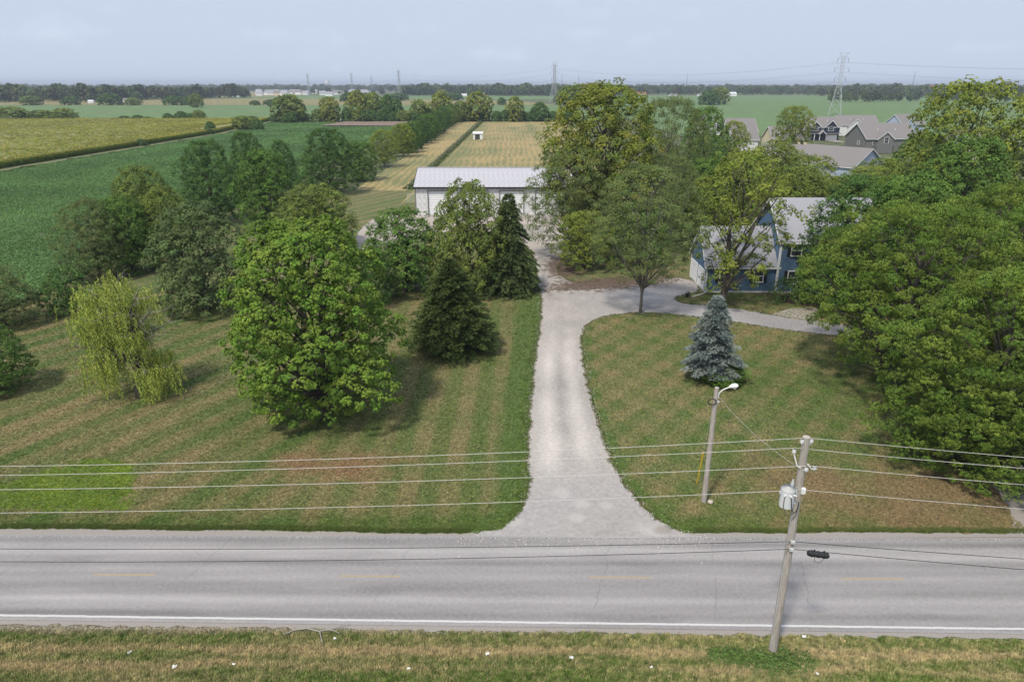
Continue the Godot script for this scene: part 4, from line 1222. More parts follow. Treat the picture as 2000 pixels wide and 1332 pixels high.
func build_grass():
	rng.seed = 60
	var fine := tuft(10, 0.9, 61, 0.26)
	var long := tuft(12, 0.7, 62, 0.17)
	var xf := []
	var cols := PackedColorArray()
	for i in 170000:
		var z := -31.0 - 45.0 * pow(rng.randf(), 1.7)
		var x := rng.randf_range(-0.97, 0.97) * (-z)
		if x > left_edge_at(z) - 0.05 and z > -95.0 and (x < right_edge_at(z) + 0.05 or z < -58.0):
			if Geometry2D.is_point_in_polygon(Vector2(x, z), drive_poly):
				continue
		if x > 28.0 and x < 33.5 and z > -45.0:
			continue
		if z > -30.85 - 0.32 * clampf((-6.0 - x) / 12.0, 0.0, 1.0):
			continue
		var c := lawn_color(x, z)
		var s := rng.randf_range(0.05, 0.10) * (1.0 + (-z - 31.0) * 0.02)
		if left_edge_at(z) - x < 0.7 and x < 2.5 and z > -90.0:
			s *= 1.5
		xf.append(Transform3D(Basis(Vector3.UP, rng.randf() * TAU).scaled(Vector3(s, s, s)), Vector3(x, 0.0, z)))
		var v := rng.randf_range(0.95, 1.6) / GAIN
		cols.append(Color(c.r * v, c.g * v, c.b * v))
	stuff_of("lawn_grass", "short mown grass with dry patches covering the yard", "grass", fine, M.blade, xf, cols)
	xf = []
	cols = PackedColorArray()
	for i in 90000:
		var x := rng.randf_range(-26.0, 26.0)
		var z := rng.randf_range(-23.72, -18.8)
		if z < -23.55 + 0.0187 * x + 0.25 * n_mid.get_noise_1d(x * 3.0):
			continue
		var c := verge_color(x, z)
		var s := rng.randf_range(0.06, 0.17)
		xf.append(Transform3D(Basis(Vector3.UP, rng.randf() * TAU).scaled(Vector3(s, s, s)), Vector3(x, 0.0, z)))
		var v := rng.randf_range(1.0, 2.2) / GAIN
		if rng.randf() < 0.10:
			c = Color(0.36, 0.29, 0.16)
		cols.append(Color(c.r * v, c.g * v, c.b * v))
	stuff_of("verge_grass", "rough mown grass with pale hay streaks along the roadside", "grass", long, M.blade, xf, cols)
	# ragged edge along driveway and road
	xf = []
	cols = PackedColorArray()
	for i in drive_poly.size() - 1:
		var a := drive_poly[i]
		var b := drive_poly[i + 1]
		if a.y < -96.0 or a.y > -31.2 or a.x > 39.0 or a.distance_to(b) > 3.0 or (a.x > 10.0 and a.y < -79.0):
			continue
		for k in 12:
			var q := a.lerp(b, rng.randf()) + Vector2(rng.randf_range(-0.14, 0.14), rng.randf_range(-0.14, 0.14))
			var s := rng.randf_range(0.08, 0.17)
			xf.append(Transform3D(Basis(Vector3.UP, rng.randf() * TAU).scaled(Vector3(s, s, s)), Vector3(q.x, 0.0, q.y)))
			var v := rng.randf_range(0.8, 1.3) / GAIN
			cols.append(Color(0.085 * v, 0.13 * v, 0.025 * v) if rng.randf() < 0.75 else Color(0.25 * v, 0.19 * v, 0.10 * v))
	for i in 9000:
		var x := rng.randf_range(-28.0, 30.0)
		if x > -2.2 and x < 9.8: continue
		var z := -30.70 - (0.10 + 0.32 * clampf((-6.0 - x) / 12.0, 0.0, 1.0)) - 0.16 * n_broad.get_noise_1d(x * 3.0) + rng.randf_range(-0.35, 0.05)
		var s := rng.randf_range(0.07, 0.14)
		xf.append(Transform3D(Basis(Vector3.UP, rng.randf() * TAU).scaled(Vector3(s, s, s)), Vector3(x, 0.0, z)))
		var v := rng.randf_range(0.8, 1.3) / GAIN
		cols.append(Color(0.10 * v, 0.14 * v, 0.028 * v))
	stuff_of("edge_grass", "ragged green grass edging the driveway and the road", "grass", long, M.blade, xf, cols)
	# loose stones thrown out along the edges of the driveway and onto the road
	rng.seed = 69
	var xs := []
	var cs := PackedColorArray()
	for i in drive_poly.size() - 1:
		var a := drive_poly[i]
		var b := drive_poly[i + 1]
		if a.y < -80.0 or a.x > 30.0 or a.distance_to(b) > 3.0:
			continue
		for k in 12:
			var q := a.lerp(b, rng.randf()) + Vector2(rng.randfn(0, 0.22), rng.randfn(0, 0.22))
			xs.append(q)
	for i in 260:
		xs.append(Vector2(rng.randf_range(-3.0, 11.0), -30.2 + absf(rng.randfn(0, 0.7))))
	var xt := []
	for q in xs:
		var s := rng.randf_range(0.015, 0.04)
		xt.append(Transform3D(Basis.from_euler(Vector3(rng.randf() * TAU, rng.randf() * TAU, 0)).scaled(Vector3(s, s * 0.7, s)), Vector3(q.x, 0.02 if q.y < -30.4 else 0.042, q.y)))
		var v := rng.randf_range(0.75, 1.25) / GAIN
		cs.append(Color(0.47 * v, 0.44 * v, 0.41 * v))
	var pebble := SphereMesh.new()
	pebble.radial_segments = 6; pebble.rings = 3; pebble.radius = 1.0; pebble.height = 2.0
	stuff_of("loose_gravel", "pale loose stones scattered along the edges of the gravel driveway", "gravel", pebble, M.needle, xt, cs)
	# weeds at the foot of the utility pole
	var weed := leafy(14, 63, 0.30, 0.2)
	xf = []
	cols = PackedColorArray()
	for i in 900:
		var q := Vector2(rng.randf_range(-1, 1), rng.randf_range(-1, 1))
		if q.length() > 1.0: continue
		var big := i % 3 > 0
		var p := Vector2(11.0, -22.0) + q * Vector2(1.8, 0.75) if big else Vector2(9.2, -22.3) + q * Vector2(1.0, 0.4)
		var s := rng.randf_range(0.3, 0.55) * (1.2 - 0.5 * q.length())
		xf.append(Transform3D(Basis(Vector3.UP, rng.randf() * TAU).scaled(Vector3.ONE * s), Vector3(p.x, 0.0, p.y)))
		var v := rng.randf_range(0.6, 1.4) / GAIN
		cols.append(Color(0.085 * v, 0.145 * v, 0.03 * v))
	stuff_of("weed_patch", "lush green weeds around the foot of the utility pole", "weeds", weed, M.leaf, xf, cols)
	# weeds along the wire fence
	xf = []
	cols = PackedColorArray()
	for i in 2600:
		var t := pow(rng.randf(), 1.4)
		var z := lerpf(-160.0, -466.0, t)
		var x := lerpf(-23.9, -20.2, (-z - 160.0) / 306.0) + rng.randf_range(-0.8, 0.8)
		var s := rng.randf_range(0.7, 1.6) * (1.0 + t)
		xf.append(Transform3D(Basis(Vector3.UP, rng.randf() * TAU).scaled(Vector3(s, rng.randf_range(0.5, 1.2), s)), Vector3(x, 0, z)))
		var v := rng.randf_range(0.8, 1.25) / GAIN
		cols.append(Color(0.10 * v, 0.13 * v, 0.03 * v))
	stuff_of("fence_weeds", "green weeds grown along the wire fence beside the hay field", "weeds", leafy(20, 64, 0.4, 0.2), M.leaf, xf, cols)
	# twig and leaf litter beside the turning place
	xf = []
	cols = PackedColorArray()
	rng.seed = 66
	for i in 4600:
		var q := Vector2(rng.randfn(0, 0.5), rng.randfn(0, 0.5))
		var p := Vector2(12.0 + q.x * 8.0, -80.0 - 0.25 * q.x * 8.0 + q.y * 2.4) if i % 3 > 0 else Vector2(6.8 + q.x * 2.4, -88.0 + q.y * 5.5)
		var s := rng.randf_range(0.15, 0.5)
		xf.append(Transform3D(Basis(Vector3.UP, rng.randf() * TAU).scaled(Vector3(s, s * 0.12, s)), Vector3(p.x, 0.018, p.y)))
		var v := rng.randf_range(0.7, 1.3) / GAIN
		cols.append(Color(0.19 * v, 0.135 * v, 0.10 * v))
	stuff_of("leaf_litter", "brown twig and leaf litter strewn on the gravel under the trees", "litter", leafy(10, 65, 0.8, 0.12), M.blade, xf, cols)

# ---------------------------------------------------------------- buildings
func lap_wall(m: MB, a: Vector3, b: Vector3, y0: float, y1: float, apex: float, board := 0.16):
	# lapped boards from a to b (outward normal is up x (b-a) turned), gable above y1 up to apex if apex > y1
	var along := (b - a)
	var out := Vector3(-along.z, 0, along.x).normalized()
	var y := y0
	while y < maxf(y1, apex) - 0.01:
		var yt := minf(y + board, maxf(y1, apex))
		var f0 := 0.0 if y <= y1 else 0.5 * (y - y1) / (apex - y1)
		var f1 := 0.0 if yt <= y1 else 0.5 * (yt - y1) / (apex - y1)
		var p := a + along * f0 + out * 0.022
		var q := b - along * f0 + out * 0.022
		var r := b - along * f1
		var s := a + along * f1
		m.quad(Vector3(p.x, y, p.z), Vector3(q.x, y, q.z), Vector3(r.x, yt, r.z), Vector3(s.x, yt, s.z))
		m.quad(Vector3(p.x, y, p.z) - out * 0.022, Vector3(q.x, y, q.z) - out * 0.022, Vector3(q.x, y, q.z), Vector3(p.x, y, p.z))
		y = yt

func slab_roof(w: float, d: float, eave: float, ridge: float, over: float, thick := 0.16) -> ArrayMesh:
	# ridge along x, centred
	var m := MB.new()
	var hw := w * 0.5 + over
	var slope := (ridge - eave) / (d * 0.5)
	var hd := d * 0.5 + over
	var ye := eave - slope * over
	for s in [1.0, -1.0]:
		var e0 := Vector3(-hw * s, ye + thick, hd * s)
		var e1 := Vector3(hw * s, ye + thick, hd * s)
		var r1 := Vector3(hw * s, ridge + thick, 0)
		var r0 := Vector3(-hw * s, ridge + thick, 0)
		var dn := Vector3(0, -thick, 0)
		m.quad(e0, e1, r1, r0)
		m.quad(e1 + dn, e0 + dn, r0 + dn, r1 + dn)
		m.quad(e0 + dn, e1 + dn, e1, e0)
		m.quad(e1 + dn, r1 + dn, r1, e1)
		m.quad(r0 + dn, e0 + dn, e0, r0)
	return m.mesh()

func fascia(w: float, d: float, eave: float, ridge: float, over: float) -> ArrayMesh:
	var m := MB.new()
	var hw := w * 0.5 + over + 0.012
	var slope := (ridge - eave) / (d * 0.5)
	var hd := d * 0.5 + over
	var ye := eave - slope * over
	for s in [-1.0, 1.0]:
		for t in [-1.0, 1.0]:
			m.bar(Vector3(hw * s, ye - 0.02, hd * t), Vector3(hw * s, ridge - 0.02, 0.0), 0.05, 0.2)
		m.bar(Vector3(-hw, ye - 0.03, (hd + 0.03) * s), Vector3(hw, ye - 0.03, (hd + 0.03) * s), 0.05, 0.18)
	return m.mesh()

func window_in(parent: Node, at: Vector3, turn: float, w: float, h: float, frame: Material, shutters := false):
	# front of the window looks along +z before it is turned
	var o := Node3D.new()
	o.name = "window"
	parent.add_child(o, true)
	o.position = at
	o.rotation.y = turn
	var f := MB.new()
	var t := 0.09
	f.box(Vector3(-w / 2 + t / 2, 0, 0.03), Vector3(t, h, 0.12)); f.box(Vector3(w / 2 - t / 2, 0, 0.03), Vector3(t, h, 0.12))
	f.box(Vector3(0, h / 2 - t / 2, 0.033), Vector3(w - 2 * t, t, 0.12)); f.box(Vector3(0, -h / 2 + t / 2, 0.045), Vector3(w + 0.1, t, 0.16))
	f.box(Vector3(0, 0, 0.028), Vector3(w - 2 * t, 0.06, 0.09))
	part("frame", f.mesh(), frame, o)
	part("pane", box_mesh(Vector3(0, h / 4 - 0.01, 0.015), Vector3(w - 2 * t, h / 2 - t, 0.02)), M.glass, o)
	part("pane", box_mesh(Vector3(0, -h / 4 + 0.01, 0.008), Vector3(w - 2 * t, h / 2 - t, 0.02)), M.glass, o)
	if shutters:
		for s in [-1.0, 1.0]:
			var sm := MB.new()
			sm.box(Vector3(0, 0, 0), Vector3(0.36, h, 0.03))
			for k in 9:
				sm.box(Vector3(0, -h / 2 + (k + 0.5) * h / 9, 0.025), Vector3(0.28, h / 9 * 0.62, 0.02))
			part("shutter", sm.mesh(), M.shutter, o, Vector3(s * (w / 2 + 0.21), 0, 0.035))

func ribbed(w: float, h: float, pitch: float, deep: float) -> ArrayMesh:
	# a standing sheet w wide and h high in the xy plane with ribs, facing +z
	var m := MB.new()
	var x := 0.0
	while x < w - 0.001:
		var x1 := minf(x + pitch, w)
		var r := minf(0.05, (x1 - x) * 0.25)
		m.quad(Vector3(x, 0, 0), Vector3(x1 - 2 * r, 0, 0), Vector3(x1 - 2 * r, h, 0), Vector3(x, h, 0))
		m.quad(Vector3(x1 - 2 * r, 0, 0), Vector3(x1 - 1.4 * r, 0, deep), Vector3(x1 - 1.4 * r, h, deep), Vector3(x1 - 2 * r, h, 0))
		m.quad(Vector3(x1 - 1.4 * r, 0, deep), Vector3(x1 - 0.6 * r, 0, deep), Vector3(x1 - 0.6 * r, h, deep), Vector3(x1 - 1.4 * r, h, deep))
		m.quad(Vector3(x1 - 0.6 * r, 0, deep), Vector3(x1, 0, 0), Vector3(x1, h, 0), Vector3(x1 - 0.6 * r, h, deep))
		x = x1
	return m.mesh()

func build_barn():
	var x0 := -17.7
	var x1 := 10.2
	var zf := -126.4
	var dp := 14.0
	var o := thing("pole_barn", "long white metal barn with four roll-up doors and pale ribbed roof", "barn", Vector3(x0, 0, zf))
	var L := x1 - x0
	var ev := 5.1
	var rg := 7.7
	var doors := [2.3, 8.9, 15.4, 22.0]
	var dw := 4.4
	var dh := 4.4
	# front wall in ribbed panels, with openings for the doors
	var segs := []
	var c := 0.0
	for d in doors:
		segs.append([c, d, 0.0]); segs.append([d, d + dw, dh]); c = d + dw
	segs.append([c, L, 0.0])
	for s in segs:
		var x: float = s[0]
		while x < s[1] - 0.01:
			var w := minf(0.914, s[1] - x)
			part("wall_panel", ribbed(w, ev - s[2], 0.305, 0.012), M.white_steel, o, Vector3(x, s[2], 0))
			x += w
	for d in doors:
		var dr := part("roll_up_door", box_mesh(Vector3(dw / 2, dh / 2, -0.16), Vector3(dw, dh, 0.04)), M.door_white, o, Vector3(d, 0, 0))
		var slat := MB.new()
		slat.quad(Vector3(0.02, 0.015, 0), Vector3(dw - 0.02, 0.015, 0), Vector3(dw - 0.02, 0.17, 0.045), Vector3(0.02, 0.17, 0.045))
		slat.quad(Vector3(0.02, 0.17, 0.045), Vector3(dw - 0.02, 0.17, 0.045), Vector3(dw - 0.02, 0.325, 0), Vector3(0.02, 0.325, 0))
		var sm := slat.mesh()
		for k in 13:
			part("slat", sm, M.door_white, dr, Vector3(0, k * 0.338, -0.135))
		var tr := MB.new()
		tr.box(Vector3(-0.05, dh / 2, 0.0), Vector3(0.1, dh, 0.3)); tr.box(Vector3(dw + 0.05, dh / 2, 0.0), Vector3(0.1, dh, 0.3)); tr.box(Vector3(dw / 2, dh + 0.04, 0.0), Vector3(dw + 0.2, 0.08, 0.28))
		part("door_frame", tr.mesh(), M.slate_siding, o, Vector3(d, 0, 0.02))
	# ends and back
	var wm := MB.new()
	for s in [0.0, L]:
		wm.quad(Vector3(s, 0, -dp), Vector3(s, 0, 0), Vector3(s, ev, 0), Vector3(s, ev, -dp))
		wm.tri(Vector3(s, ev, -dp), Vector3(s, ev, 0), Vector3(s, rg, -dp / 2))
	wm.quad(Vector3(L, 0, -dp), Vector3(0, 0, -dp), Vector3(0, ev, -dp), Vector3(L, ev, -dp))
	part("end_wall", wm.mesh(), M.white_steel, o)
	# roof in ribbed panels
	var run := Vector2(dp / 2 + 0.45, rg - ev + 0.167)
	var ln := run.length()
	var ang := atan2(run.y, run.x)
	var pm := ribbed(0.914, ln, 0.305, 0.02)
	for side in [1.0, -1.0]:
		var x := -0.3
		while x < L + 0.2:
			var pn := part("roof_panel", pm, M.roof_steel, o)
			if side > 0:
				pn.transform = Transform3D(Basis(Vector3.RIGHT, -(PI / 2 - ang)), Vector3(x, ev - 0.167 + 0.1, 0.45))
			else:
				pn.transform = Transform3D(Basis(Vector3.UP, PI) * Basis(Vector3.RIGHT, -(PI / 2 - ang)), Vector3(x + 0.914, ev - 0.167 + 0.1, -dp - 0.45))
			x += 0.914
	part("ridge_cap", box_mesh(Vector3(L / 2, rg + 0.12, -dp / 2), Vector3(L + 0.7, 0.06, 0.4)), M.roof_steel, o)
	part("eave_trim", box_mesh(Vector3(L / 2, ev - 0.10, 0.42), Vector3(L + 0.7, 0.30, 0.14)), M.black_trim, o)
	part("eave_trim", box_mesh(Vector3(L / 2, ev - 0.10, -dp - 0.42), Vector3(L + 0.7, 0.30, 0.14)), M.black_trim, o)
	for s in [-0.36, L + 0.36]:
		for t in [[0.45, 0.0], [-dp - 0.45, 0.0]]:
			part("rake_trim", bar_mesh(Vector3(s, ev - 0.12, t[0]), Vector3(s, rg + 0.05, -dp / 2), 0.08, 0.24), M.black_trim, o)
	part("corner_trim", box_mesh(Vector3(-0.04, ev / 2 - 0.1, 0.03), Vector3(0.14, ev - 0.2, 0.16)), M.slate_siding, o)

func build_blue_house():
	var o := thing("blue_house", "blue clapboard house with grey shingle roofs and attached two-door garage", "house", Vector3(30.4, 0, -76.1))
	# garage wing: x -8..0, z 0..-7 ; main block: x 0..13, z 0.1..-9
	var ge := 3.3
	var gr := 6.95
	var wm := MB.new()
	lap_wall(wm, Vector3(-8, 0, 0), Vector3(0, 0, 0), 0.25, ge, 0.0)
	lap_wall(wm, Vector3(-8, 0, -7), Vector3(-8, 0, 0), 0.25, ge, gr - 0.05)
	lap_wall(wm, Vector3(0, 0, -7), Vector3(-8, 0, -7), 0.25, ge, 0.0)
	part("garage_wall", wm.mesh(), M.blue_siding, o)
	part("foundation", box_mesh(Vector3(-4, 0.10, -3.5), Vector3(7.94, 0.32, 6.94)), M.white_paint, o)
	var ro := part("garage_roof", slab_roof(8.0, 7.0, ge, gr, 0.3), M.grey_shingle, o, Vector3(-4, 0, -3.5))
	part("fascia", fascia(8.0, 7.0, ge, gr, 0.3), M.white_paint, ro)
	for z in [-5.35, -1.95]:
		var d := MB.new()
		d.box(Vector3(-8.04, 1.2, z), Vector3(0.05, 2.3, 2.55))
		for k in 4:
			for j in 4:
				d.box(Vector3(-8.075, 0.36 + k * 0.56, z - 0.93 + j * 0.62), Vector3(0.03, 0.40, 0.50))
		part("garage_door", d.mesh(), M.door_white, o)
		var f := MB.new()
		f.box(Vector3(-8.05, 1.2, z - 1.36), Vector3(0.1, 2.5, 0.14)); f.box(Vector3(-8.05, 1.2, z + 1.36), Vector3(0.1, 2.5, 0.14)); f.box(Vector3(-8.05, 2.42, z), Vector3(0.1, 0.14, 2.58))
		part("door_frame", f.mesh(), M.white_paint, o)
	part("gable_vent", tube_mesh([Vector3(-8.03, 5.2, -3.5), Vector3(-8.09, 5.2, -3.5)], [0.28, 0.28], 8), M.white_paint, o)
	window_in(o, Vector3(-2.0, 2.0, 0.03), 0.0, 1.15, 1.55, M.white_paint, true)
	window_in(o, Vector3(-6.0, 2.0, 0.03), 0.0, 1.15, 1.55, M.white_paint, true)
	for p in [Vector3(-8.0, 1.75, 0.0), Vector3(-8.0, 1.75, -7.0)]:
		part("corner_board", box_mesh(p, Vector3(0.16, 3.1, 0.16)), M.white_paint, o)
	# main block
	var me := 6.2
	var mr := 10.1
	var mw := MB.new()
	lap_wall(mw, Vector3(0, 0, 0.3), Vector3(13, 0, 0.3), 0.25, me, 0.0)
	lap_wall(mw, Vector3(0, 0, -8.9), Vector3(0, 0, 0.3), 0.25, me, mr - 0.05)
	lap_wall(mw, Vector3(13, 0, 0.3), Vector3(13, 0, -8.9), 0.25, me, mr - 0.05)
	lap_wall(mw, Vector3(13, 0, -8.9), Vector3(0, 0, -8.9), 0.25, me, 0.0)
	part("wall", mw.mesh(), M.blue_siding, o)
	part("foundation", box_mesh(Vector3(6.5, 0.10, -4.3), Vector3(12.94, 0.32, 9.14)), M.white_paint, o)
	var rf := part("roof", slab_roof(13.0, 9.2, me, mr, 0.3), M.grey_shingle, o, Vector3(6.5, 0, -4.3))
	part("fascia", fascia(13.0, 9.2, me, mr, 0.3), M.white_paint, rf)
	part("corner_board", box_mesh(Vector3(0.0, 3.2, 0.33), Vector3(0.22, 5.9, 0.2)), M.white_paint, o)
	part("corner_board", box_mesh(Vector3(13.0, 3.2, 0.33), Vector3(0.22, 5.9, 0.2)), M.white_paint, o)
	for x in [1.8, 5.0, 8.2, 11.2]:
		window_in(o, Vector3(x, 5.05, 0.34), 0.0, 1.25, 1.35, M.white_paint, true)
		if x != 5.0:
			window_in(o, Vector3(x, 1.9, 0.34), 0.0, 1.25, 1.6, M.white_paint, true)
	var door := part("front_door", box_mesh(Vector3(5.0, 1.35, 0.36), Vector3(0.95, 2.1, 0.06)), M.red_roof, o)
	part("knob", box_mesh(Vector3(5.36, 1.3, 0.41), Vector3(0.06, 0.06, 0.06)), M.galv, door)
	# bed, walk and pipe in front
	struct("mulch_bed", area_mesh(ragged([Vector2(27.0, -76.0), Vector2(28.6, -74.9), Vector2(30.2, -72.4), Vector2(32.2, -71.0), Vector2(36, -70.6), Vector2(43, -72), Vector2(43, -75.8), Vector2(27.0, -76.0)], 0.08), 0.018), M.mulch)
	struct("front_walk", area_mesh(PackedVector2Array([Vector2(27.4, -68.2), Vector2(30.3, -70.2), Vector2(33.0, -70.2), Vector2(31.2, -65.8), Vector2(29.0, -66.4)]), 0.022), M.concrete)

func simple_house(label: String, x: float, z: float, turn: float, w: float, d: float, eave: float, ridge: float, wall: Material, roof: Material, wins: Array, garage := false) -> Node3D:
	# ridge along x; front looks along +z before turning. wins: [x, y, w, h, side]; side 0 front, 1 west end
	var o := thing("suburban_house", label, "house", Vector3(x, 0, z), turn, "houses of the subdivision behind the trees")
	var m := MB.new()
	lap_wall(m, Vector3(-w / 2, 0, d / 2), Vector3(w / 2, 0, d / 2), 0, eave, 0.0, 0.4)
	lap_wall(m, Vector3(w / 2, 0, -d / 2), Vector3(-w / 2, 0, -d / 2), 0, eave, 0.0, 0.4)
	lap_wall(m, Vector3(-w / 2, 0, -d / 2), Vector3(-w / 2, 0, d / 2), 0, eave, ridge - 0.05, 0.4)
	lap_wall(m, Vector3(w / 2, 0, d / 2), Vector3(w / 2, 0, -d / 2), 0, eave, ridge - 0.05, 0.4)
	part("wall", m.mesh(), wall, o)
	var r := part("roof", slab_roof(w, d, eave, ridge, 0.4), roof, o)
	part("fascia", fascia(w, d, eave, ridge, 0.4), M.white_paint, r)
	for q in wins:
		if q[4] == 0:
			window_in(o, Vector3(q[0], q[1], d / 2 + 0.03), 0.0, q[2], q[3], M.white_paint)
		else:
			window_in(o, Vector3(-w / 2 - 0.03, q[1], q[0]), -PI / 2, q[2], q[3], M.white_paint)
	if garage:
		var g := MB.new()
		g.box(Vector3(w / 2 - 3.2, 1.15, d / 2 + 0.05), Vector3(4.9, 2.3, 0.06))
		for k in 4:
			g.box(Vector3(w / 2 - 3.2, 0.32 + 0.55 * k, d / 2 + 0.09), Vector3(4.7, 0.46, 0.03))
		part("garage_door", g.mesh(), M.white_paint, o)
	for k in 2:
		part("vent_pipe", tube_mesh([Vector3(-w * 0.2 + k * w * 0.35, lerpf(eave, ridge, 0.5), d * 0.25), Vector3(-w * 0.2 + k * w * 0.35, lerpf(eave, ridge, 0.5) + 0.75, d * 0.25)], [0.09, 0.09], 6), M.white_paint, o)
	return o

func cross_gable(o: Node3D, x: float, zf: float, w: float, d: float, y0: float, eave: float, ridge: float, wall: Material, roof: Material):
	# a gable that comes forward from the front, ridge along z
	var m := MB.new()
	lap_wall(m, Vector3(x - w / 2, 0, zf), Vector3(x + w / 2, 0, zf), y0, eave, ridge - 0.05, 0.4)
	lap_wall(m, Vector3(x - w / 2, 0, zf - d), Vector3(x - w / 2, 0, zf), y0, eave, 0.0, 0.4)
	lap_wall(m, Vector3(x + w / 2, 0, zf), Vector3(x + w / 2, 0, zf - d), y0, eave, 0.0, 0.4)
	part("gable_wall", m.mesh(), wall, o)
	var r := part("gable_roof", slab_roof(d, w, eave, ridge, 0.3), roof, o, Vector3(x, 0, zf - d / 2))
	r.rotation.y = PI / 2
	part("fascia", fascia(d, w, eave, ridge, 0.3), M.white_paint, r)

func build_subdivision():
	var o := simple_house("dark navy two-storey house with white trim, two front gables and white garage door", 134.5, -312, 0.0, 14.0, 9.0, 5.7, 9.4, M.navy_siding, M.tan_shingle, [[0.0, 4.3, 1.3, 1.3, 1], [-5.4, 1.4, 1.4, 1.5, 0]], true)
	cross_gable(o, -3.6, 4.9, 4.2, 4.0, 2.9, 5.7, 7.7, M.navy_siding, M.tan_shingle)
	cross_gable(o, 3.2, 4.9, 5.0, 4.0, 2.9, 5.7, 8.2, M.navy_siding, M.tan_shingle)
	window_in(o, Vector3(-3.6, 4.7, 4.95), 0.0, 2.3, 1.6, M.white_paint)
	window_in(o, Vector3(3.0, 4.7, 4.95), 0.0, 2.3, 1.6, M.white_paint)
	window_in(o, Vector3(-0.4, 4.7, 4.56), 0.0, 1.0, 1.3, M.white_paint)
	part("porch_roof", box_mesh(Vector3(0, 2.85, 5.4), Vector3(14.4, 0.22, 2.2)), M.tan_shingle, o)
	for x in [-6.8, -4.2, -1.9]:
		part("porch_post", box_mesh(Vector3(x, 1.37, 6.2), Vector3(0.22, 2.74, 0.22)), M.white_paint, o)
	cross_gable(o, -1.0, 6.6, 2.4, 2.2, 2.6, 2.9, 4.0, M.navy_siding, M.tan_shingle)
	struct("house_driveway", area_mesh(PackedVector2Array([Vector2(135.5, -307.4), Vector2(140.8, -307.4), Vector2(141.5, -298), Vector2(136.5, -298)]), 0.02), M.concrete)
	o = simple_house("white gabled house with brown roof behind the slate grey one", 162, -338, 0.0, 18.0, 11.0, 5.2, 9.0, M.pale_siding, M.tan_shingle, [[-2, 4, 1.2, 1.4, 1]])
	cross_gable(o, -2.0, 6.5, 7.0, 5.0, 0.0, 4.6, 7.6, M.pale_siding, M.tan_shingle)
	o = simple_house("pale blue gabled house at the end of the row by the field", 190, -345, 0.3, 14.0, 10.0, 5.2, 9.2, M.ice_siding, M.tan_shingle, [])
	cross_gable(o, -3.0, 6.0, 6.0, 4.0, 0.0, 4.8, 8.0, M.ice_siding, M.tan_shingle)
	o = simple_house("slate grey house with brown roof and a white framed gable window", 133, -256, 0.12, 19.0, 13.0, 5.0, 9.6, M.slate_siding, M.tan_shingle, [[-6.5, 3.4, 1.2, 1.4, 0], [2, 3.2, 1.2, 1.4, 1]])
	cross_gable(o, -3.4, 8.2, 6.0, 5.0, 0.0, 4.9, 7.2, M.slate_siding, M.tan_shingle)
	window_in(o, Vector3(-3.2, 4.4, 8.25), 0.0, 1.7, 2.1, M.white_paint)
	o = simple_house("low house with wide brown roof and pale blue gable wall", 88, -190, -1.02, 18.0, 15.0, 2.9, 7.0, M.ice_siding, M.tan_shingle, [])
	o.rotation.y = 0.62 + PI / 2
	o = simple_house("low brown-roofed house behind the pale blue gable one", 80, -206, 0.0, 14.0, 12.0, 2.8, 6.4, M.ice_siding, M.tan_shingle, [])
	o.rotation.y = 0.62 + PI / 2
	o = simple_house("white walled house with plain brown roof among the tree tops", 84.5, -262, 0.0, 9.0, 12.0, 4.2, 9.2, M.pale_siding, M.tan_shingle, [[-2.0, 2.2, 1.2, 1.5, 0]])
	o = simple_house("house with brown roof and cream front gable", 95.5, -300, 0.0, 12.0, 11.0, 4.8, 9.3, M.pale_siding, M.tan_shingle, [])
	cross_gable(o, 3.0, 6.6, 6.0, 5.0, 0.0, 4.8, 7.8, M.cream_siding, M.tan_shingle)
	simple_house("white gable ended house behind the cream gabled one", 93, -342, PI / 2, 11.0, 11.0, 5.4, 9.2, M.pale_siding, M.tan_shingle, [])
	simple_house("brown hip of a house half sunk behind the yellow trees", 109, -283, 0.0, 14.0, 12.0, 2.8, 7.0, M.cream_siding, M.tan_shingle, [])
	simple_house("white house glimpsed through the tall green tree", 150, -232, 0.0, 12.0, 10.0, 5.2, 9.0, M.pale_siding, M.tan_shingle, [[-3, 3.8, 1.2, 1.5, 0], [2, 3.8, 1.2, 1.5, 0]])
	simple_house("pale house beyond the tall green tree", 185, -250, 0.0, 12.0, 10.0, 5.2, 9.0, M.pale_siding, M.tan_shingle, [[-3, 3.8, 1.2, 1.5, 0], [2, 3.8, 1.2, 1.5, 0]])

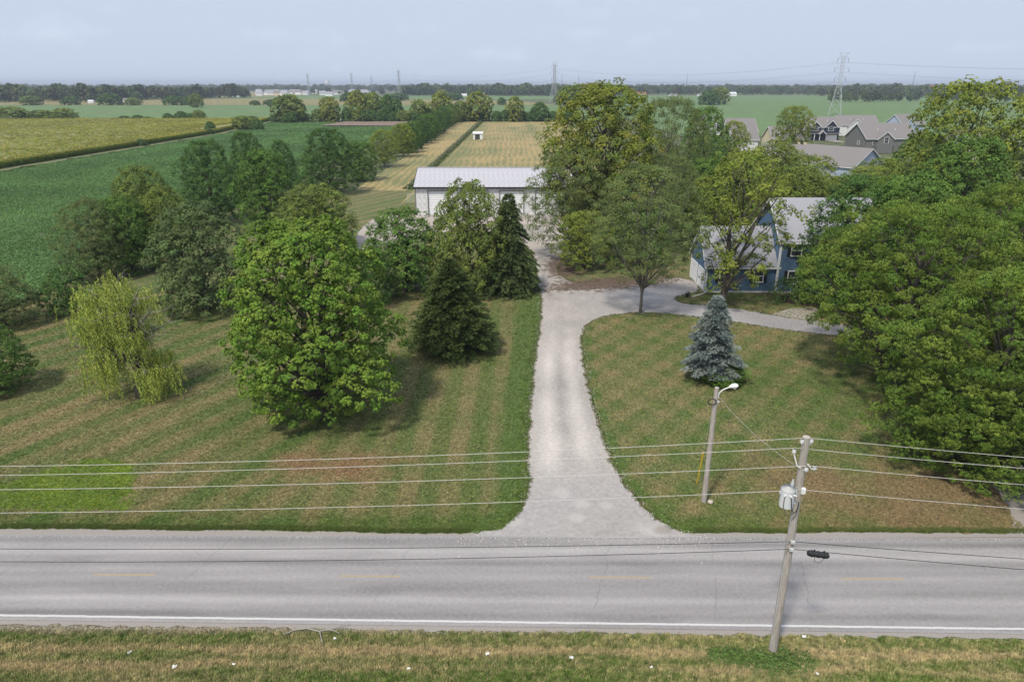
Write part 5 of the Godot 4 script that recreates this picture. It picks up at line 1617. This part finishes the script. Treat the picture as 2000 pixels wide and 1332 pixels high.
func build_far_buildings():
	rng.seed = 77
	var wall := MB.new()
	lap_wall(wall, Vector3(-0.5, 0, 0.5), Vector3(0.5, 0, 0.5), 0, 0.6, 0, 0.6)
	lap_wall(wall, Vector3(0.5, 0, -0.5), Vector3(-0.5, 0, -0.5), 0, 0.6, 0, 0.6)
	lap_wall(wall, Vector3(-0.5, 0, -0.5), Vector3(-0.5, 0, 0.5), 0, 0.6, 1.0, 0.2)
	lap_wall(wall, Vector3(0.5, 0, 0.5), Vector3(0.5, 0, -0.5), 0, 0.6, 1.0, 0.2)
	var wmesh := wall.mesh()
	var rmesh := slab_roof(1.0, 1.0, 0.6, 1.0, 0.04, 0.03)
	var walls := [M.pale_siding, M.white_paint, M.cream_siding, M.pale_siding]
	var roofs := [M.tan_shingle, M.grey_shingle, M.grey_shingle]
	for i in 64:
		var u := rng.randf_range(400.0, 715.0)
		var z := rng.randf_range(-1480.0, -2150.0) if u > 470.0 else rng.randf_range(-1380.0, -1600.0)
		var o := thing("distant_house", "tiny pale house of the far settlement under the horizon", "house", Vector3((u - 1000.0) / 1425.0 * -z, 0, z), rng.randf_range(-0.5, 0.5), "houses of the far settlement")
		o.scale = Vector3(rng.randf_range(13, 18), rng.randf_range(8, 10), rng.randf_range(10, 13))
		part("wall", wmesh, walls[rng.randi() % 4], o)
		part("roof", rmesh, roofs[rng.randi() % 3], o)
	# farmsteads at the edge of the woods
	for q in [[262, -1470, 18, 8, 11, 1, "white walled barn with a red roof at the edge of the far woods"], [330, -1480, 16, 5, 9, 0, "low pale farm shed before the far woods"], [392, -1490, 20, 5, 10, 0, "long grey farm shed before the far woods"], [455, -1500, 16, 8, 12, 2, "white roofed barn before the far woods"], [-541, -928, 6, 4, 6, 2, "white shed at the foot of the dark woods"], [-520, -932, 9, 3, 6, 2, "low white shed at the foot of the dark woods"], [-503, -938, 10, 6, 8, 0, "pale farmhouse at the foot of the dark woods"], [905, -1270, 20, 6, 12, 2, "white building between the trees of the far farms"], [-98, -1480, 10, 5, 9, 2, "small white house before the middle woods"], [-62, -1480, 10, 6, 9, 2, "white gable before the middle woods"], [960, -1650, 34, 20, 16, 1, "red roofed building above the far tree tops"]]:
		var o := thing("farm_building", q[6], "building", Vector3(q[0], 0, q[1]), 0.2)
		o.scale = Vector3(q[2], q[3], q[4])
		part("wall", wmesh, M.white_paint, o)
		part("roof", rmesh, [M.tan_shingle, M.red_roof, M.white_steel][q[5]], o)
	# small white shelter in the hay field
	var s := thing("run_in_shed", "small white open-fronted animal shelter standing in the hay field", "shed", Vector3(-15.0, 0, -313.5))
	var b := MB.new()
	b.box(Vector3(-2.0, 1.2, 0), Vector3(0.12, 2.4, 3.6)); b.box(Vector3(2.0, 1.2, 0), Vector3(0.12, 2.4, 3.6)); b.box(Vector3(0, 1.2, -1.8), Vector3(4.0, 2.4, 0.12))
	part("wall", b.mesh(), M.white_paint, s)
	var f := MB.new()
	f.box(Vector3(-1.62, 1.1, 1.85), Vector3(0.72, 2.2, 0.1)); f.box(Vector3(1.45, 1.1, 1.85), Vector3(1.06, 2.2, 0.1)); f.box(Vector3(0, 2.33, 1.85), Vector3(4.0, 0.26, 0.1))
	part("front_panel", f.mesh(), M.white_paint, s)
	part("roof", slab_roof(4.2, 4.0, 2.4, 3.1, 0.15), M.white_steel, s)
	# wire fence beside the hay field
	var fe := thing("wire_fence", "old wire fence with wooden posts beside the hay field", "fence", Vector3(-23.9, 0, -158))
	var post := tube_mesh([Vector3(0, -0.2, 0), Vector3(0, 1.25, 0)], [0.07, 0.06], 6)
	for i in 40:
		part("post", post, M.pole, fe, Vector3(i * 0.094, 0, -i * 7.8))
	for y in [0.4, 0.8, 1.15]:
		part("strand", tube_mesh([Vector3(0, y, 0), Vector3(3.67, y, -304.2)], [0.012, 0.012], 4), M.galv, fe)
	# gate panel at the barn corner
	var ga := thing("fence_panel", "short grey metal fence panel at the corner of the white barn", "fence", Vector3(-21.3, 0, -140.5))
	part("frame", bar_mesh(Vector3(0, 1.75, 0), Vector3(3.0, 1.75, 0), 0.07), M.galv, ga)
	for k in 11:
		part("bar", bar_mesh(Vector3(0.3 * k, 0, 0), Vector3(0.3 * k, 1.74, 0), 0.045 if k % 10 else 0.09), M.galv, ga)

# ---------------------------------------------------------------- poles and wires
func sag(y0: float, a: float, b: float, x: float) -> float:
	return y0 - a * absf(x) + b * x * x

func wire(called: String, label: String, x0: float, y0: float, z0: float, dirs: Array, r: float, m: Material, group: String):
	# dirs: [reach, slope, curve, dz per metre] toward -x and +x
	var o := thing(called, label, "wire", Vector3(x0, 0, z0), 0.0, group)
	for s in 2:
		var q: Array = dirs[s]
		var sg := -1.0 if s == 0 else 1.0
		var pa := PackedVector3Array()
		var ra := PackedFloat32Array()
		for k in 25:
			var d: float = q[0] * k / 24.0
			pa.append(Vector3(sg * d, sag(y0, q[1], q[2], d), q[3] * d))
			ra.append(r)
		var mb := MB.new()
		mb.tube(pa, ra, 6)
		part("span", mb.mesh(), m, o)

func strand(called: String, label: String, a: Vector3, b: Vector3, droop: float, r: float, m: Material, group := "", category := "wire"):
	var mb := MB.new()
	var pa := PackedVector3Array()
	var ra := PackedFloat32Array()
	for k in 17:
		var t := k / 16.0
		pa.append((b - a) * t + Vector3(0, -4.0 * droop * t * (1.0 - t), 0)); ra.append(r)
	mb.tube(pa, ra, 6)
	var o := part(called, mb.mesh(), m, self, a)
	tag(o, label, category, group)

func insulator(o: Node, at: Vector3):
	var q := part("insulator", lathe_mesh([[0.03, -0.08], [0.035, -0.02], [0.085, 0.0], [0.09, 0.03], [0.05, 0.05], [0.075, 0.07], [0.07, 0.10], [0.035, 0.13], [0.0, 0.135]], 12), M.porcelain, o, at)
	part("cap", lathe_mesh([[0.035, 0.12], [0.035, 0.15], [0.0, 0.155]], 8), M.cable, q)

func build_poles():
	var P := Vector3(11.12, 0, -22.56)
	var o := thing("utility_pole", "tall weathered grey wooden utility pole carrying wires beside the road", "utility pole", P)
	var H := 10.3
	part("shaft", tube_mesh([Vector3(0, -0.4, 0), Vector3(0, 0, 0), Vector3(-0.03, 3, 0), Vector3(-0.06, 6, 0), Vector3(-0.10, 9, 0), Vector3(-0.12, H, 0)], [0.17, 0.165, 0.16, 0.15, 0.14, 0.135], 16), M.pole, o)
	part("ground_wire", tube_mesh([Vector3(-0.175, 0.1, 0.09), Vector3(-0.19, 4, 0.085), Vector3(-0.22, 8.2, 0.075)], [0.012, 0.012, 0.012], 5), M.galv, o)
	part("conduit", tube_mesh([Vector3(0.02, 0.0, 0.19), Vector3(0.0, 2.6, 0.185)], [0.03, 0.03], 6), M.dead_twig, o)
	insulator(o, Vector3(-0.28, 10.1, 0.05)); insulator(o, Vector3(0.06, 10.12, 0.05))
	part("bracket", bar_mesh(Vector3(-0.30, 10.02, 0.05), Vector3(0.08, 10.04, 0.05), 0.05), M.galv, o)
	insulator(o, Vector3(-0.52, 9.68, 0.05))
	part("bracket", tube_mesh([Vector3(-0.14, 8.98, 0.1), Vector3(-0.34, 9.12, 0.08), Vector3(-0.52, 9.62, 0.05)], [0.03, 0.03, 0.03], 6), M.porcelain, o)
	insulator(o, Vector3(-0.04, 9.02, 0.24)); insulator(o, Vector3(0.34, 9.0, 0.1))
	part("bracket", tube_mesh([Vector3(0.05, 9.2, 0.1), Vector3(0.2, 9.0, 0.1), Vector3(0.34, 8.95, 0.1)], [0.028, 0.028, 0.028], 6), M.porcelain, o)
	part("bracket", bar_mesh(Vector3(-0.1, 8.95, 0.1), Vector3(-0.02, 8.97, 0.25), 0.05), M.galv, o)
	part("clamp", box_mesh(Vector3(0.02, 8.06, 0.16), Vector3(0.16, 0.22, 0.14)), M.porcelain, o)
	part("cable_clamp", box_mesh(Vector3(-0.05, 5.72, 0.19), Vector3(0.16, 0.1, 0.12)), M.galv, o)
	part("cable_clamp", box_mesh(Vector3(-0.05, 5.36, 0.19), Vector3(0.16, 0.1, 0.12)), M.galv, o)
	# transformer
	var t := thing("pole_transformer", "light grey cylindrical transformer mounted on the roadside utility pole", "transformer", P + Vector3(-0.52, 7.32, 0.10))
	part("tank", lathe_mesh([[0.20, 0.0], [0.25, 0.02], [0.262, 0.06], [0.262, 0.72], [0.27, 0.73], [0.27, 0.77], [0.255, 0.79]], 20), M.trafo, t)
	part("lid", lathe_mesh([[0.285, 0.775], [0.285, 0.80], [0.24, 0.86], [0.12, 0.90], [0.0, 0.91]], 20), M.porcelain, t)
	part("bushing", lathe_mesh([[0.05, 0.88], [0.05, 0.95], [0.085, 0.97], [0.05, 1.0], [0.08, 1.02], [0.05, 1.06], [0.07, 1.08], [0.035, 1.12], [0.03, 1.22], [0.0, 1.23]], 12), M.trafo, t, Vector3(0.12, 0, 0))
	for k in [0.18, 0.55]:
		part("mount_arm", bar_mesh(Vector3(0.2, k, 0.0), Vector3(0.42, k, -0.02), 0.07, 0.12), M.trafo, t)
	for a in [-0.7, 0.0, 0.7]:
		part("terminal", tube_mesh([Vector3(sin(a) * 0.25, 0.62, cos(a) * 0.25), Vector3(sin(a) * 0.36, 0.64, cos(a) * 0.36)], [0.035, 0.025], 8), M.porcelain, t)
	for sx in [-0.3, 0.3]:
		part("lug", box_mesh(Vector3(sx, 0.66, 0.02), Vector3(0.08, 0.1, 0.06)), M.trafo, t)
	part("lead", tube_mesh([Vector3(0.0, 0.64, 0.34), Vector3(0.02, 0.40, 0.38), Vector3(0.10, 0.05, 0.36), Vector3(0.25, -0.16, 0.25), Vector3(0.40, -0.02, 0.15), Vector3(0.42, 0.3, 0.14)], [0.018, 0.018, 0.018, 0.018, 0.018, 0.018], 6), M.cable, t)
	part("lead", tube_mesh([Vector3(-0.22, 0.62, 0.26), Vector3(-0.24, 0.2, 0.3), Vector3(-0.05, -0.18, 0.3), Vector3(0.22, -0.22, 0.2), Vector3(0.40, -0.1, 0.15)], [0.018, 0.018, 0.018, 0.018, 0.018], 6), M.twig, t)
	# conductors
	var g := "overhead conductors along the road"
	wire("power_wire", "topmost pale power wire along the road", 11.0, 10.29, -22.5, [[62.0, 0.0633, 0.00084, 0.004], [45.0, 0.112, 0.0009, -0.008]], 0.010, M.wire, g)
	wire("power_wire", "second pale power wire from the top along the road", 10.62, 9.86, -22.5, [[62.0, 0.058, 0.0007, 0.004], [45.0, 0.112, 0.0009, -0.008]], 0.010, M.wire, g)
	wire("power_wire", "third pale power wire from the top along the road", 11.2, 9.18, -22.36, [[62.0, 0.053, 0.0007, 0.004], [45.0, 0.112, 0.0009, -0.008]], 0.010, M.wire, g)
	wire("power_wire", "lowest pale power wire passing just above the transformer", 11.17, 8.10, -22.4, [[62.0, 0.055, 0.00078, 0.004], [45.0, 0.113, 0.0009, -0.008]], 0.010, M.wire, g)
	wire("phone_cable", "thin black cable above the hanging black splice case", 11.05, 5.76, -22.36, [[62.0, 0.026, 0.00055, 0.003], [45.0, 0.102, 0.0008, -0.008]], 0.013, M.cable, "black cables along the road")
	wire("phone_cable", "thin black cable carrying the hanging black splice case", 11.05, 5.40, -22.36, [[62.0, 0.042, 0.0008, 0.003], [45.0, 0.118, 0.0008, -0.008]], 0.013, M.cable, "black cables along the road")
	var s := thing("splice_case", "black cylindrical splice case hanging from a cable beside the utility pole", "splice case", Vector3(12.16, 5.15, -22.36), 0.0)
	s.rotation.z = -0.16
	part("shell", tube_mesh([Vector3(-0.44, 0, 0), Vector3(-0.42, 0, 0), Vector3(-0.36, 0, 0), Vector3(0.36, 0, 0), Vector3(0.42, 0, 0), Vector3(0.44, 0, 0)], [0.05, 0.10, 0.125, 0.125, 0.10, 0.05], 14), M.cable, s)
	for x in [-0.25, 0.0, 0.25]:
		part("rib", tube_mesh([Vector3(x - 0.025, 0, 0), Vector3(x + 0.025, 0, 0)], [0.14, 0.14], 14), M.cable, s)
	for x in [-0.2, 0.2]:
		part("hanger", box_mesh(Vector3(x, 0.155, 0), Vector3(0.05, 0.08, 0.04)), M.cable, s)
	part("cable_loop", tube_mesh([Vector3(-0.12, -0.1, 0.05), Vector3(-0.1, -0.28, 0.06), Vector3(0.08, -0.36, 0.06), Vector3(0.22, -0.25, 0.06), Vector3(0.24, -0.1, 0.05)], [0.01, 0.01, 0.01, 0.01, 0.01], 5), M.cable, s)
	# lamp pole
	var L := Vector3(11.11, 0, -33.69)
	var lp := thing("lamp_pole", "grey wooden pole with a curved street lamp arm standing in the lawn", "lamp post", L)
	part("shaft", tube_mesh([Vector3(0, -0.3, 0), Vector3(0, 0, 0), Vector3(0, 3.5, 0), Vector3(0, 7.24, 0)], [0.165, 0.155, 0.14, 0.12], 14), M.pole, lp)
	part("arm", tube_mesh([Vector3(0.12, 6.75, 0.03), Vector3(0.17, 6.95, 0.03), Vector3(0.32, 7.12, 0.03), Vector3(0.62, 7.26, 0.03), Vector3(0.72, 7.29, 0.03)], [0.03, 0.03, 0.03, 0.03, 0.03], 8), M.porcelain, lp)
	var head := MB.new()
	head.tube(PackedVector3Array([Vector3(0.66, 7.28, 0.03), Vector3(0.72, 7.31, 0.03), Vector3(0.82, 7.34, 0.03), Vector3(0.98, 7.36, 0.03), Vector3(1.08, 7.36, 0.03), Vector3(1.13, 7.36, 0.03)]), PackedFloat32Array([0.05, 0.09, 0.13, 0.14, 0.10, 0.03]), 12)
	part("lamp_head", head.mesh(), M.porcelain, lp)
	part("lens", lathe_mesh([[0.0, -0.06], [0.07, -0.05], [0.11, 0.0], [0.0, 0.01]], 12), M.trafo, lp, Vector3(0.95, 7.25, 0.03))
	part("bolt_plate", box_mesh(Vector3(0.1, 6.8, 0.03), Vector3(0.08, 0.3, 0.12)), M.galv, lp)
	for k in 3:
		var pa := []
		var ra := []
		for j in 13:
			var a := TAU * j / 12.0
			pa.append(Vector3(-0.22 + cos(a) * (0.2 + 0.02 * k), 6.45 + sin(a) * (0.17 + 0.015 * k), 0.13 + 0.012 * k)); ra.append(0.011)
		part("cable_coil", tube_mesh(pa, ra, 5), M.cable, lp)
	part("clevis", box_mesh(Vector3(0.12, 6.42, 0.08), Vector3(0.14, 0.08, 0.1)), M.galv, lp)
	strand("service_wire", "pale service wire from the lamp pole up to the utility pole", L + Vector3(0.12, 6.75, 0.08), P + Vector3(-0.40, 9.1, 0.0), 0.25, 0.0065, M.wire)
	strand("service_cable", "dark service cable from the lamp pole to the transformer", L + Vector3(0.16, 6.42, 0.1), P + Vector3(-0.72, 7.98, -0.05), 0.35, 0.008, M.cable)
	strand("guy_wire", "thin steel guy wire bracing the lamp pole", Vector3(11.2, 0.02, -35.6), L + Vector3(-0.05, 6.3, -0.12), 0.0, 0.006, M.galv)
	var gg := part("guy_guard", tube_mesh([Vector3(11.2, 0.05, -35.58), Vector3(11.2, 0.05, -35.58).lerp(Vector3(11.06, 6.3, -33.8), 0.40)], [0.04, 0.04], 8), M.yellow, self)
	tag(gg, "bright yellow plastic guard over the guy wire by the lamp pole", "guy guard")

func tower(x: float, z: float, h: float, turn: float, label: String):
	var o := thing("transmission_tower", label, "pylon", Vector3(x, 0, z), turn, "high-voltage pylons across the fields")
	var b := h * 0.10
	var k := h * 0.022
	var wy := h * 0.58
	var at := func(sx: float, sz: float, y: float) -> Vector3:
		var r: float = lerpf(b, k, clampf(y / wy, 0, 1))
		return Vector3(sx * r, y, sz * r)
	var th := 0.30
	for sx in [-1.0, 1.0]:
		for sz in [-1.0, 1.0]:
			var m := MB.new()
			m.bar(at.call(sx, sz, 0.0), at.call(sx, sz, wy), th)
			m.bar(at.call(sx, sz, wy), at.call(sx, sz, h * 0.93), th * 0.8)
			part("leg", m.mesh(), M.pylon, o)
	var br := MB.new()
	var ys := [0.0, 0.17, 0.31, 0.42, 0.50, 0.58, 0.65, 0.72, 0.79, 0.86, 0.93]
	for i in ys.size() - 1:
		var y0: float = ys[i] * h
		var y1: float = ys[i + 1] * h
		for f in 4:
			var s0 := [Vector2(-1, -1), Vector2(1, -1), Vector2(1, 1), Vector2(-1, 1)][f] as Vector2
			var s1 := [Vector2(-1, -1), Vector2(1, -1), Vector2(1, 1), Vector2(-1, 1)][(f + 1) % 4] as Vector2
			br.bar(at.call(s0.x, s0.y, y0), at.call(s1.x, s1.y, y1), 0.16)
			br.bar(at.call(s1.x, s1.y, y0), at.call(s0.x, s0.y, y1), 0.16)
			br.bar(at.call(s0.x, s0.y, y1), at.call(s1.x, s1.y, y1), 0.14)
	part("bracing", br.mesh(), M.pylon, o)
	for q in [[0.60, 0.085], [0.75, 0.11], [0.90, 0.085]]:
		var y: float = q[0] * h
		var r: float = q[1] * h
		var m := MB.new()
		for s in [-1.0, 1.0]:
			for zz in [-1.0, 1.0]:
				m.bar(Vector3(s * k, y, zz * k), Vector3(s * r, y + 0.012 * h, 0), 0.2)
				m.bar(Vector3(s * k, y + 0.05 * h, zz * k), Vector3(s * r, y + 0.012 * h, 0), 0.2)
		part("crossarm", m.mesh(), M.pylon, o)
		for s in [-1.0, 1.0]:
			part("insulator_string", tube_mesh([Vector3(s * r, y + 0.01 * h, 0), Vector3(s * r, y - 0.05 * h, 0)], [0.14, 0.14], 5), M.pylon_dark, o)
	var t := MB.new()
	for s in [-1.0, 1.0]:
		t.bar(Vector3(s * k, h * 0.93, 0), Vector3(s * h * 0.075, h, 0), 0.22)
		t.bar(Vector3(-s * k, h * 0.93, 0), Vector3(s * h * 0.075, h, 0), 0.16)
	t.bar(Vector3(-h * 0.075, h, 0), Vector3(h * 0.075, h, 0), 0.16)
	part("peak", t.mesh(), M.pylon, o)

func build_towers():
	M.pylon = mat(lin(0.40, 0.42, 0.44), 0.5, 0.0)
	M.pylon_dark = mat(lin(0.12, 0.12, 0.13), 0.6)
	var T := [Vector3(250, 45, -556), Vector3(56.6, 50.5, -974), Vector3(-221, 50.5, -1424), Vector3(-443, 53, -2014), Vector3(-479, 48, -1711), Vector3(-505, 52, -2620)]
	var names := ["biggest lattice pylon standing behind the navy house", "lattice pylon above the hedgerow beyond the hay field", "lattice pylon before the middle woods", "faint far lattice pylon beyond the settlement", "lattice pylon at the edge of the far settlement", "faintest tiny lattice pylon on the horizon"]
	for i in T.size():
		tower(T[i].x, T[i].z, T[i].y, -0.45 if i != 4 else -0.3, names[i])
	var right := Vector3(520, 45, -150)
	var spans := [[right, T[0]], [T[0], T[1]], [T[1], T[2]], [T[2], T[3]]]
	for i in spans.size():
		var a: Vector3 = spans[i][0]
		var b: Vector3 = spans[i][1]
		for q in [[0.60, 0.085], [0.75, 0.11], [0.90, 0.085]]:
			for s in [-1.0, 1.0]:
				var off: Vector3 = Vector3(cos(-0.45), 0, -sin(-0.45)) * s
				strand("transmission_line", "thin high-voltage line sagging between the lattice pylons", Vector3(a.x, a.y * (q[0] - 0.05), a.z) + off * a.y * q[1], Vector3(b.x, b.y * (q[0] - 0.05), b.z) + off * b.y * q[1], 9.0, 0.035, M.pylon_dark, "high-voltage lines between the pylons")
	# masts and water tower on the horizon
	for q in [[826, -1500, 44, "thin leaning radio mast above the far woods"], [210, -2300, 52, "thin radio mast rising from the woods"], [480, -2000, 48, "slim mast standing above the far tree line"], [130, -1900, 46, "slender pole mast behind the pylon"]]:
		var m := thing("radio_mast", q[3], "mast", Vector3(q[0], 0, q[1]))
		part("shaft", tube_mesh([Vector3.ZERO, Vector3(0, q[2], 0)], [0.9, 0.35], 6), M.pylon_dark, m)
		part("aerial", tube_mesh([Vector3(0, q[2], 0), Vector3(0, q[2] + 6, 0)], [0.2, 0.1], 5), M.pylon_dark, m)
	var wt := thing("water_tower", "white water tower on the horizon beyond the settlement", "water tower", Vector3(-810, 0, -3200))
	part("tank", lathe_mesh([[3.0, 26], [9.0, 29], [11.0, 33], [9.5, 37], [5.0, 40], [0.0, 41]], 14), M.white_paint, wt)
	part("stem", lathe_mesh([[5.0, 0], [2.6, 4], [2.4, 22], [3.2, 27]], 10), M.white_paint, wt)

# ---------------------------------------------------------------- small things
func build_small_things():
	rng.seed = 300
	var spots := [[-16.24, -22.42], [-13.97, -21.64], [-11.57, -21.8], [-7.7, -23.2], [-1.04, -22.34], [2.5, -22.15], [-4.28, -21.56], [5.76, -21.64], [12.75, -23.3], [12.5, -21.32]]
	var where := ["on the pale hay streak", "in the deep grass near the road bend", "half sunk in the grass", "beside the fallen branch", "alone on the mown verge", "on the dry verge opposite the driveway", "in the longer verge grass", "on the verge short of the utility pole", "on the verge just past the utility pole", "in the grass behind the utility pole weeds"]
	for i in spots.size():
		var b := MB.new()
		var s := rng.randf_range(0.055, 0.095)
		var pts := []
		for k in 5:
			for j in 5:
				pts.append(Vector3((k - 2) * 0.5 + rng.randf_range(-0.2, 0.2), rng.randf_range(0.1, 1.0), (j - 2) * 0.42 + rng.randf_range(-0.2, 0.2)) * s)
		for k in 4:
			for j in 4:
				b.quad(pts[k * 5 + j], pts[k * 5 + j + 1], pts[k * 5 + j + 6], pts[k * 5 + j + 5])
		var o := part("paper_scrap", b.mesh(), M.paper, self, Vector3(spots[i][0], 0.05, spots[i][1]))
		tag(o, "crumpled white paper scrap " + where[i], "litter", "scraps of litter on the verge")
	# fallen branch
	var br := thing("fallen_branch", "bare grey fallen branch lying on the verge at the road edge", "branch", Vector3(-8.5, 0.05, -23.45))
	var paths := [[Vector3(-1.55, 0.02, -0.5), Vector3(-1.1, 0.07, -0.2), Vector3(-0.55, 0.08, -0.28), Vector3(0.0, 0.1, -0.08), Vector3(0.45, 0.09, -0.2), Vector3(0.8, 0.1, -0.35), Vector3(1.25, 0.06, -0.55)], [Vector3(0.05, 0.1, -0.1), Vector3(0.2, 0.06, 0.25), Vector3(0.35, 0.04, 0.6)], [Vector3(0.45, 0.09, -0.2), Vector3(0.75, 0.14, -0.05), Vector3(0.95, 0.1, 0.05)], [Vector3(-1.1, 0.07, -0.2), Vector3(-1.3, 0.1, 0.0), Vector3(-1.5, 0.06, 0.05)]]
	for i in paths.size():
		var ra := []
		for k in paths[i].size(): ra.append(lerpf(0.045 if i == 0 else 0.03, 0.012, float(k) / (paths[i].size() - 1)))
		part("limb" if i == 0 else "side_branch", tube_mesh(paths[i], ra, 6), M.dead_twig, br)
	# sticks on the turning place
	for q in [[9.0, -78.3, 3.2, 0.1], [10.8, -76.6, 2.4, 0.05], [14.0, -77.6, 1.6, -0.3], [12.6, -79.0, 2.0, 0.35]]:
		var pa := []
		var ra := []
		for k in 6:
			pa.append(Vector3((k / 5.0 - 0.5) * q[2], 0.04 + 0.02 * sin(k * 2.0), 0.12 * sin(k * 1.7 + q[0]))); ra.append(lerpf(0.04, 0.012, k / 5.0))
		var st := part("fallen_stick", tube_mesh(pa, ra, 5), M.twig, self, Vector3(q[0], 0.0, q[1]))
		st.rotation.y = q[3]
		tag(st, "dark fallen stick lying on the gravel below the driveway trees", "stick", "sticks on the gravel")
	# stone at the lamp pole
	var sm := SphereMesh.new()
	sm.radius = 0.17; sm.height = 0.24; sm.radial_segments = 14; sm.rings = 8
	var arr := sm.get_mesh_arrays()
	var vv: PackedVector3Array = arr[Mesh.ARRAY_VERTEX]
	for i in vv.size():
		vv[i] *= 1.0 + 0.22 * n_fine.get_noise_3dv(vv[i] * 4.0)
	arr[Mesh.ARRAY_VERTEX] = vv
	var rock := ArrayMesh.new()
	rock.add_surface_from_arrays(Mesh.PRIMITIVE_TRIANGLES, arr)
	tag(part("field_stone", rock, M.rock, self, Vector3(11.45, 0.08, -33.55)), "pale rounded stone at the foot of the lamp pole", "stone")
	# planter and drain pipe by the garage corner
	var pl := thing("garden_planter", "small black planter with a dark plant at the garage lawn corner", "planter", Vector3(19.9, 0, -74.3))
	part("pot", lathe_mesh([[0.16, 0.0], [0.24, 0.4], [0.26, 0.42], [0.22, 0.42], [0.2, 0.36]], 12), M.cable, pl)
	var lf := part("plant", leafy(20, 301, 0.35, 0.14), M.dark_leaf, pl, Vector3(0, 0.4, 0))
	lf.scale = Vector3.ONE * 0.8
	tag(part("drain_pipe", tube_mesh([Vector3(20.4, 0.06, -74.2), Vector3(21.6, 0.06, -75.1), Vector3(22.5, 0.07, -75.9), Vector3(22.55, 0.6, -75.95)], [0.06, 0.06, 0.06, 0.05], 8), M.white_paint, self), "white drain pipe running over the grass from the garage corner", "pipe")
	# car under the trees at the neighbouring drive
	build_car(Vector3(31.6, 0.012, -36.2), 1.45)

func build_car(at: Vector3, turn: float):
	var o := thing("parked_car", "white car parked under the low walnut boughs", "car", at, turn)
	# stations along x: [x, half width, sill, shoulder]
	var st := [[-2.2, 0.70, 0.45, 0.80], [-2.1, 0.82, 0.32, 0.95], [-1.2, 0.90, 0.25, 1.0], [0.0, 0.92, 0.25, 1.0], [1.0, 0.91, 0.25, 0.98], [1.9, 0.84, 0.28, 0.86], [2.2, 0.70, 0.40, 0.70]]
	part("body", loft(st), M.car_paint, o)
	part("cabin", loft([[-1.9, 0.70, 0.90, 1.0], [-1.45, 0.68, 0.90, 1.42], [-0.6, 0.66, 0.9, 1.5], [0.2, 0.66, 0.9, 1.48], [0.95, 0.70, 0.9, 1.02]]), M.glass, o)
	part("roof", loft([[-1.5, 0.62, 1.40, 1.45], [-0.6, 0.64, 1.46, 1.53], [0.25, 0.62, 1.42, 1.50]]), M.car_paint, o)
	for sx in [-1.35, 1.35]:
		for sz in [-0.84, 0.84]:
			var wh := Node3D.new()
			wh.name = "wheel"
			o.add_child(wh, true)
			wh.position = Vector3(sx, 0.33, sz)
			part("tyre", tube_mesh([Vector3(0, 0, -0.11), Vector3(0, 0, -0.08), Vector3(0, 0, 0.08), Vector3(0, 0, 0.11)], [0.27, 0.33, 0.33, 0.27], 18), M.rubber, wh)
			part("rim", tube_mesh([Vector3(0, 0, -0.115), Vector3(0, 0, 0.115)], [0.21, 0.21], 14), M.galv, wh)
	for sz in [-0.6, 0.6]:
		part("headlight", box_mesh(Vector3(2.1, 0.68, sz), Vector3(0.16, 0.14, 0.3)), M.porcelain, o)
		part("tail_light", box_mesh(Vector3(-2.15, 0.80, sz), Vector3(0.1, 0.16, 0.24)), M.red_roof, o)
	part("bumper", box_mesh(Vector3(2.2, 0.42, 0), Vector3(0.12, 0.2, 1.4)), M.cable, o)

func loft(st: Array) -> ArrayMesh:
	var m := MB.new()
	var ring := func(s: Array) -> Array:
		var w: float = s[1]
		var a: float = s[2]
		var b: float = s[3]
		var c := minf(0.12, (b - a) * 0.35)
		return [Vector3(s[0], a, -w + c), Vector3(s[0], a + c, -w), Vector3(s[0], b - c, -w * 0.98), Vector3(s[0], b, -w + c * 1.6), Vector3(s[0], b, w - c * 1.6), Vector3(s[0], b - c, w * 0.98), Vector3(s[0], a + c, w), Vector3(s[0], a, w - c)]
	for i in st.size() - 1:
		var p: Array = ring.call(st[i])
		var q: Array = ring.call(st[i + 1])
		for k in 8:
			m.quad(p[k], p[(k + 1) % 8], q[(k + 1) % 8], q[k])
	for e in [0, st.size() - 1]:
		var p: Array = ring.call(st[e])
		for k in range(1, 7):
			if e == 0: m.tri(p[0], p[k + 1], p[k])
			else: m.tri(p[0], p[k], p[k + 1])
	return m.mesh()
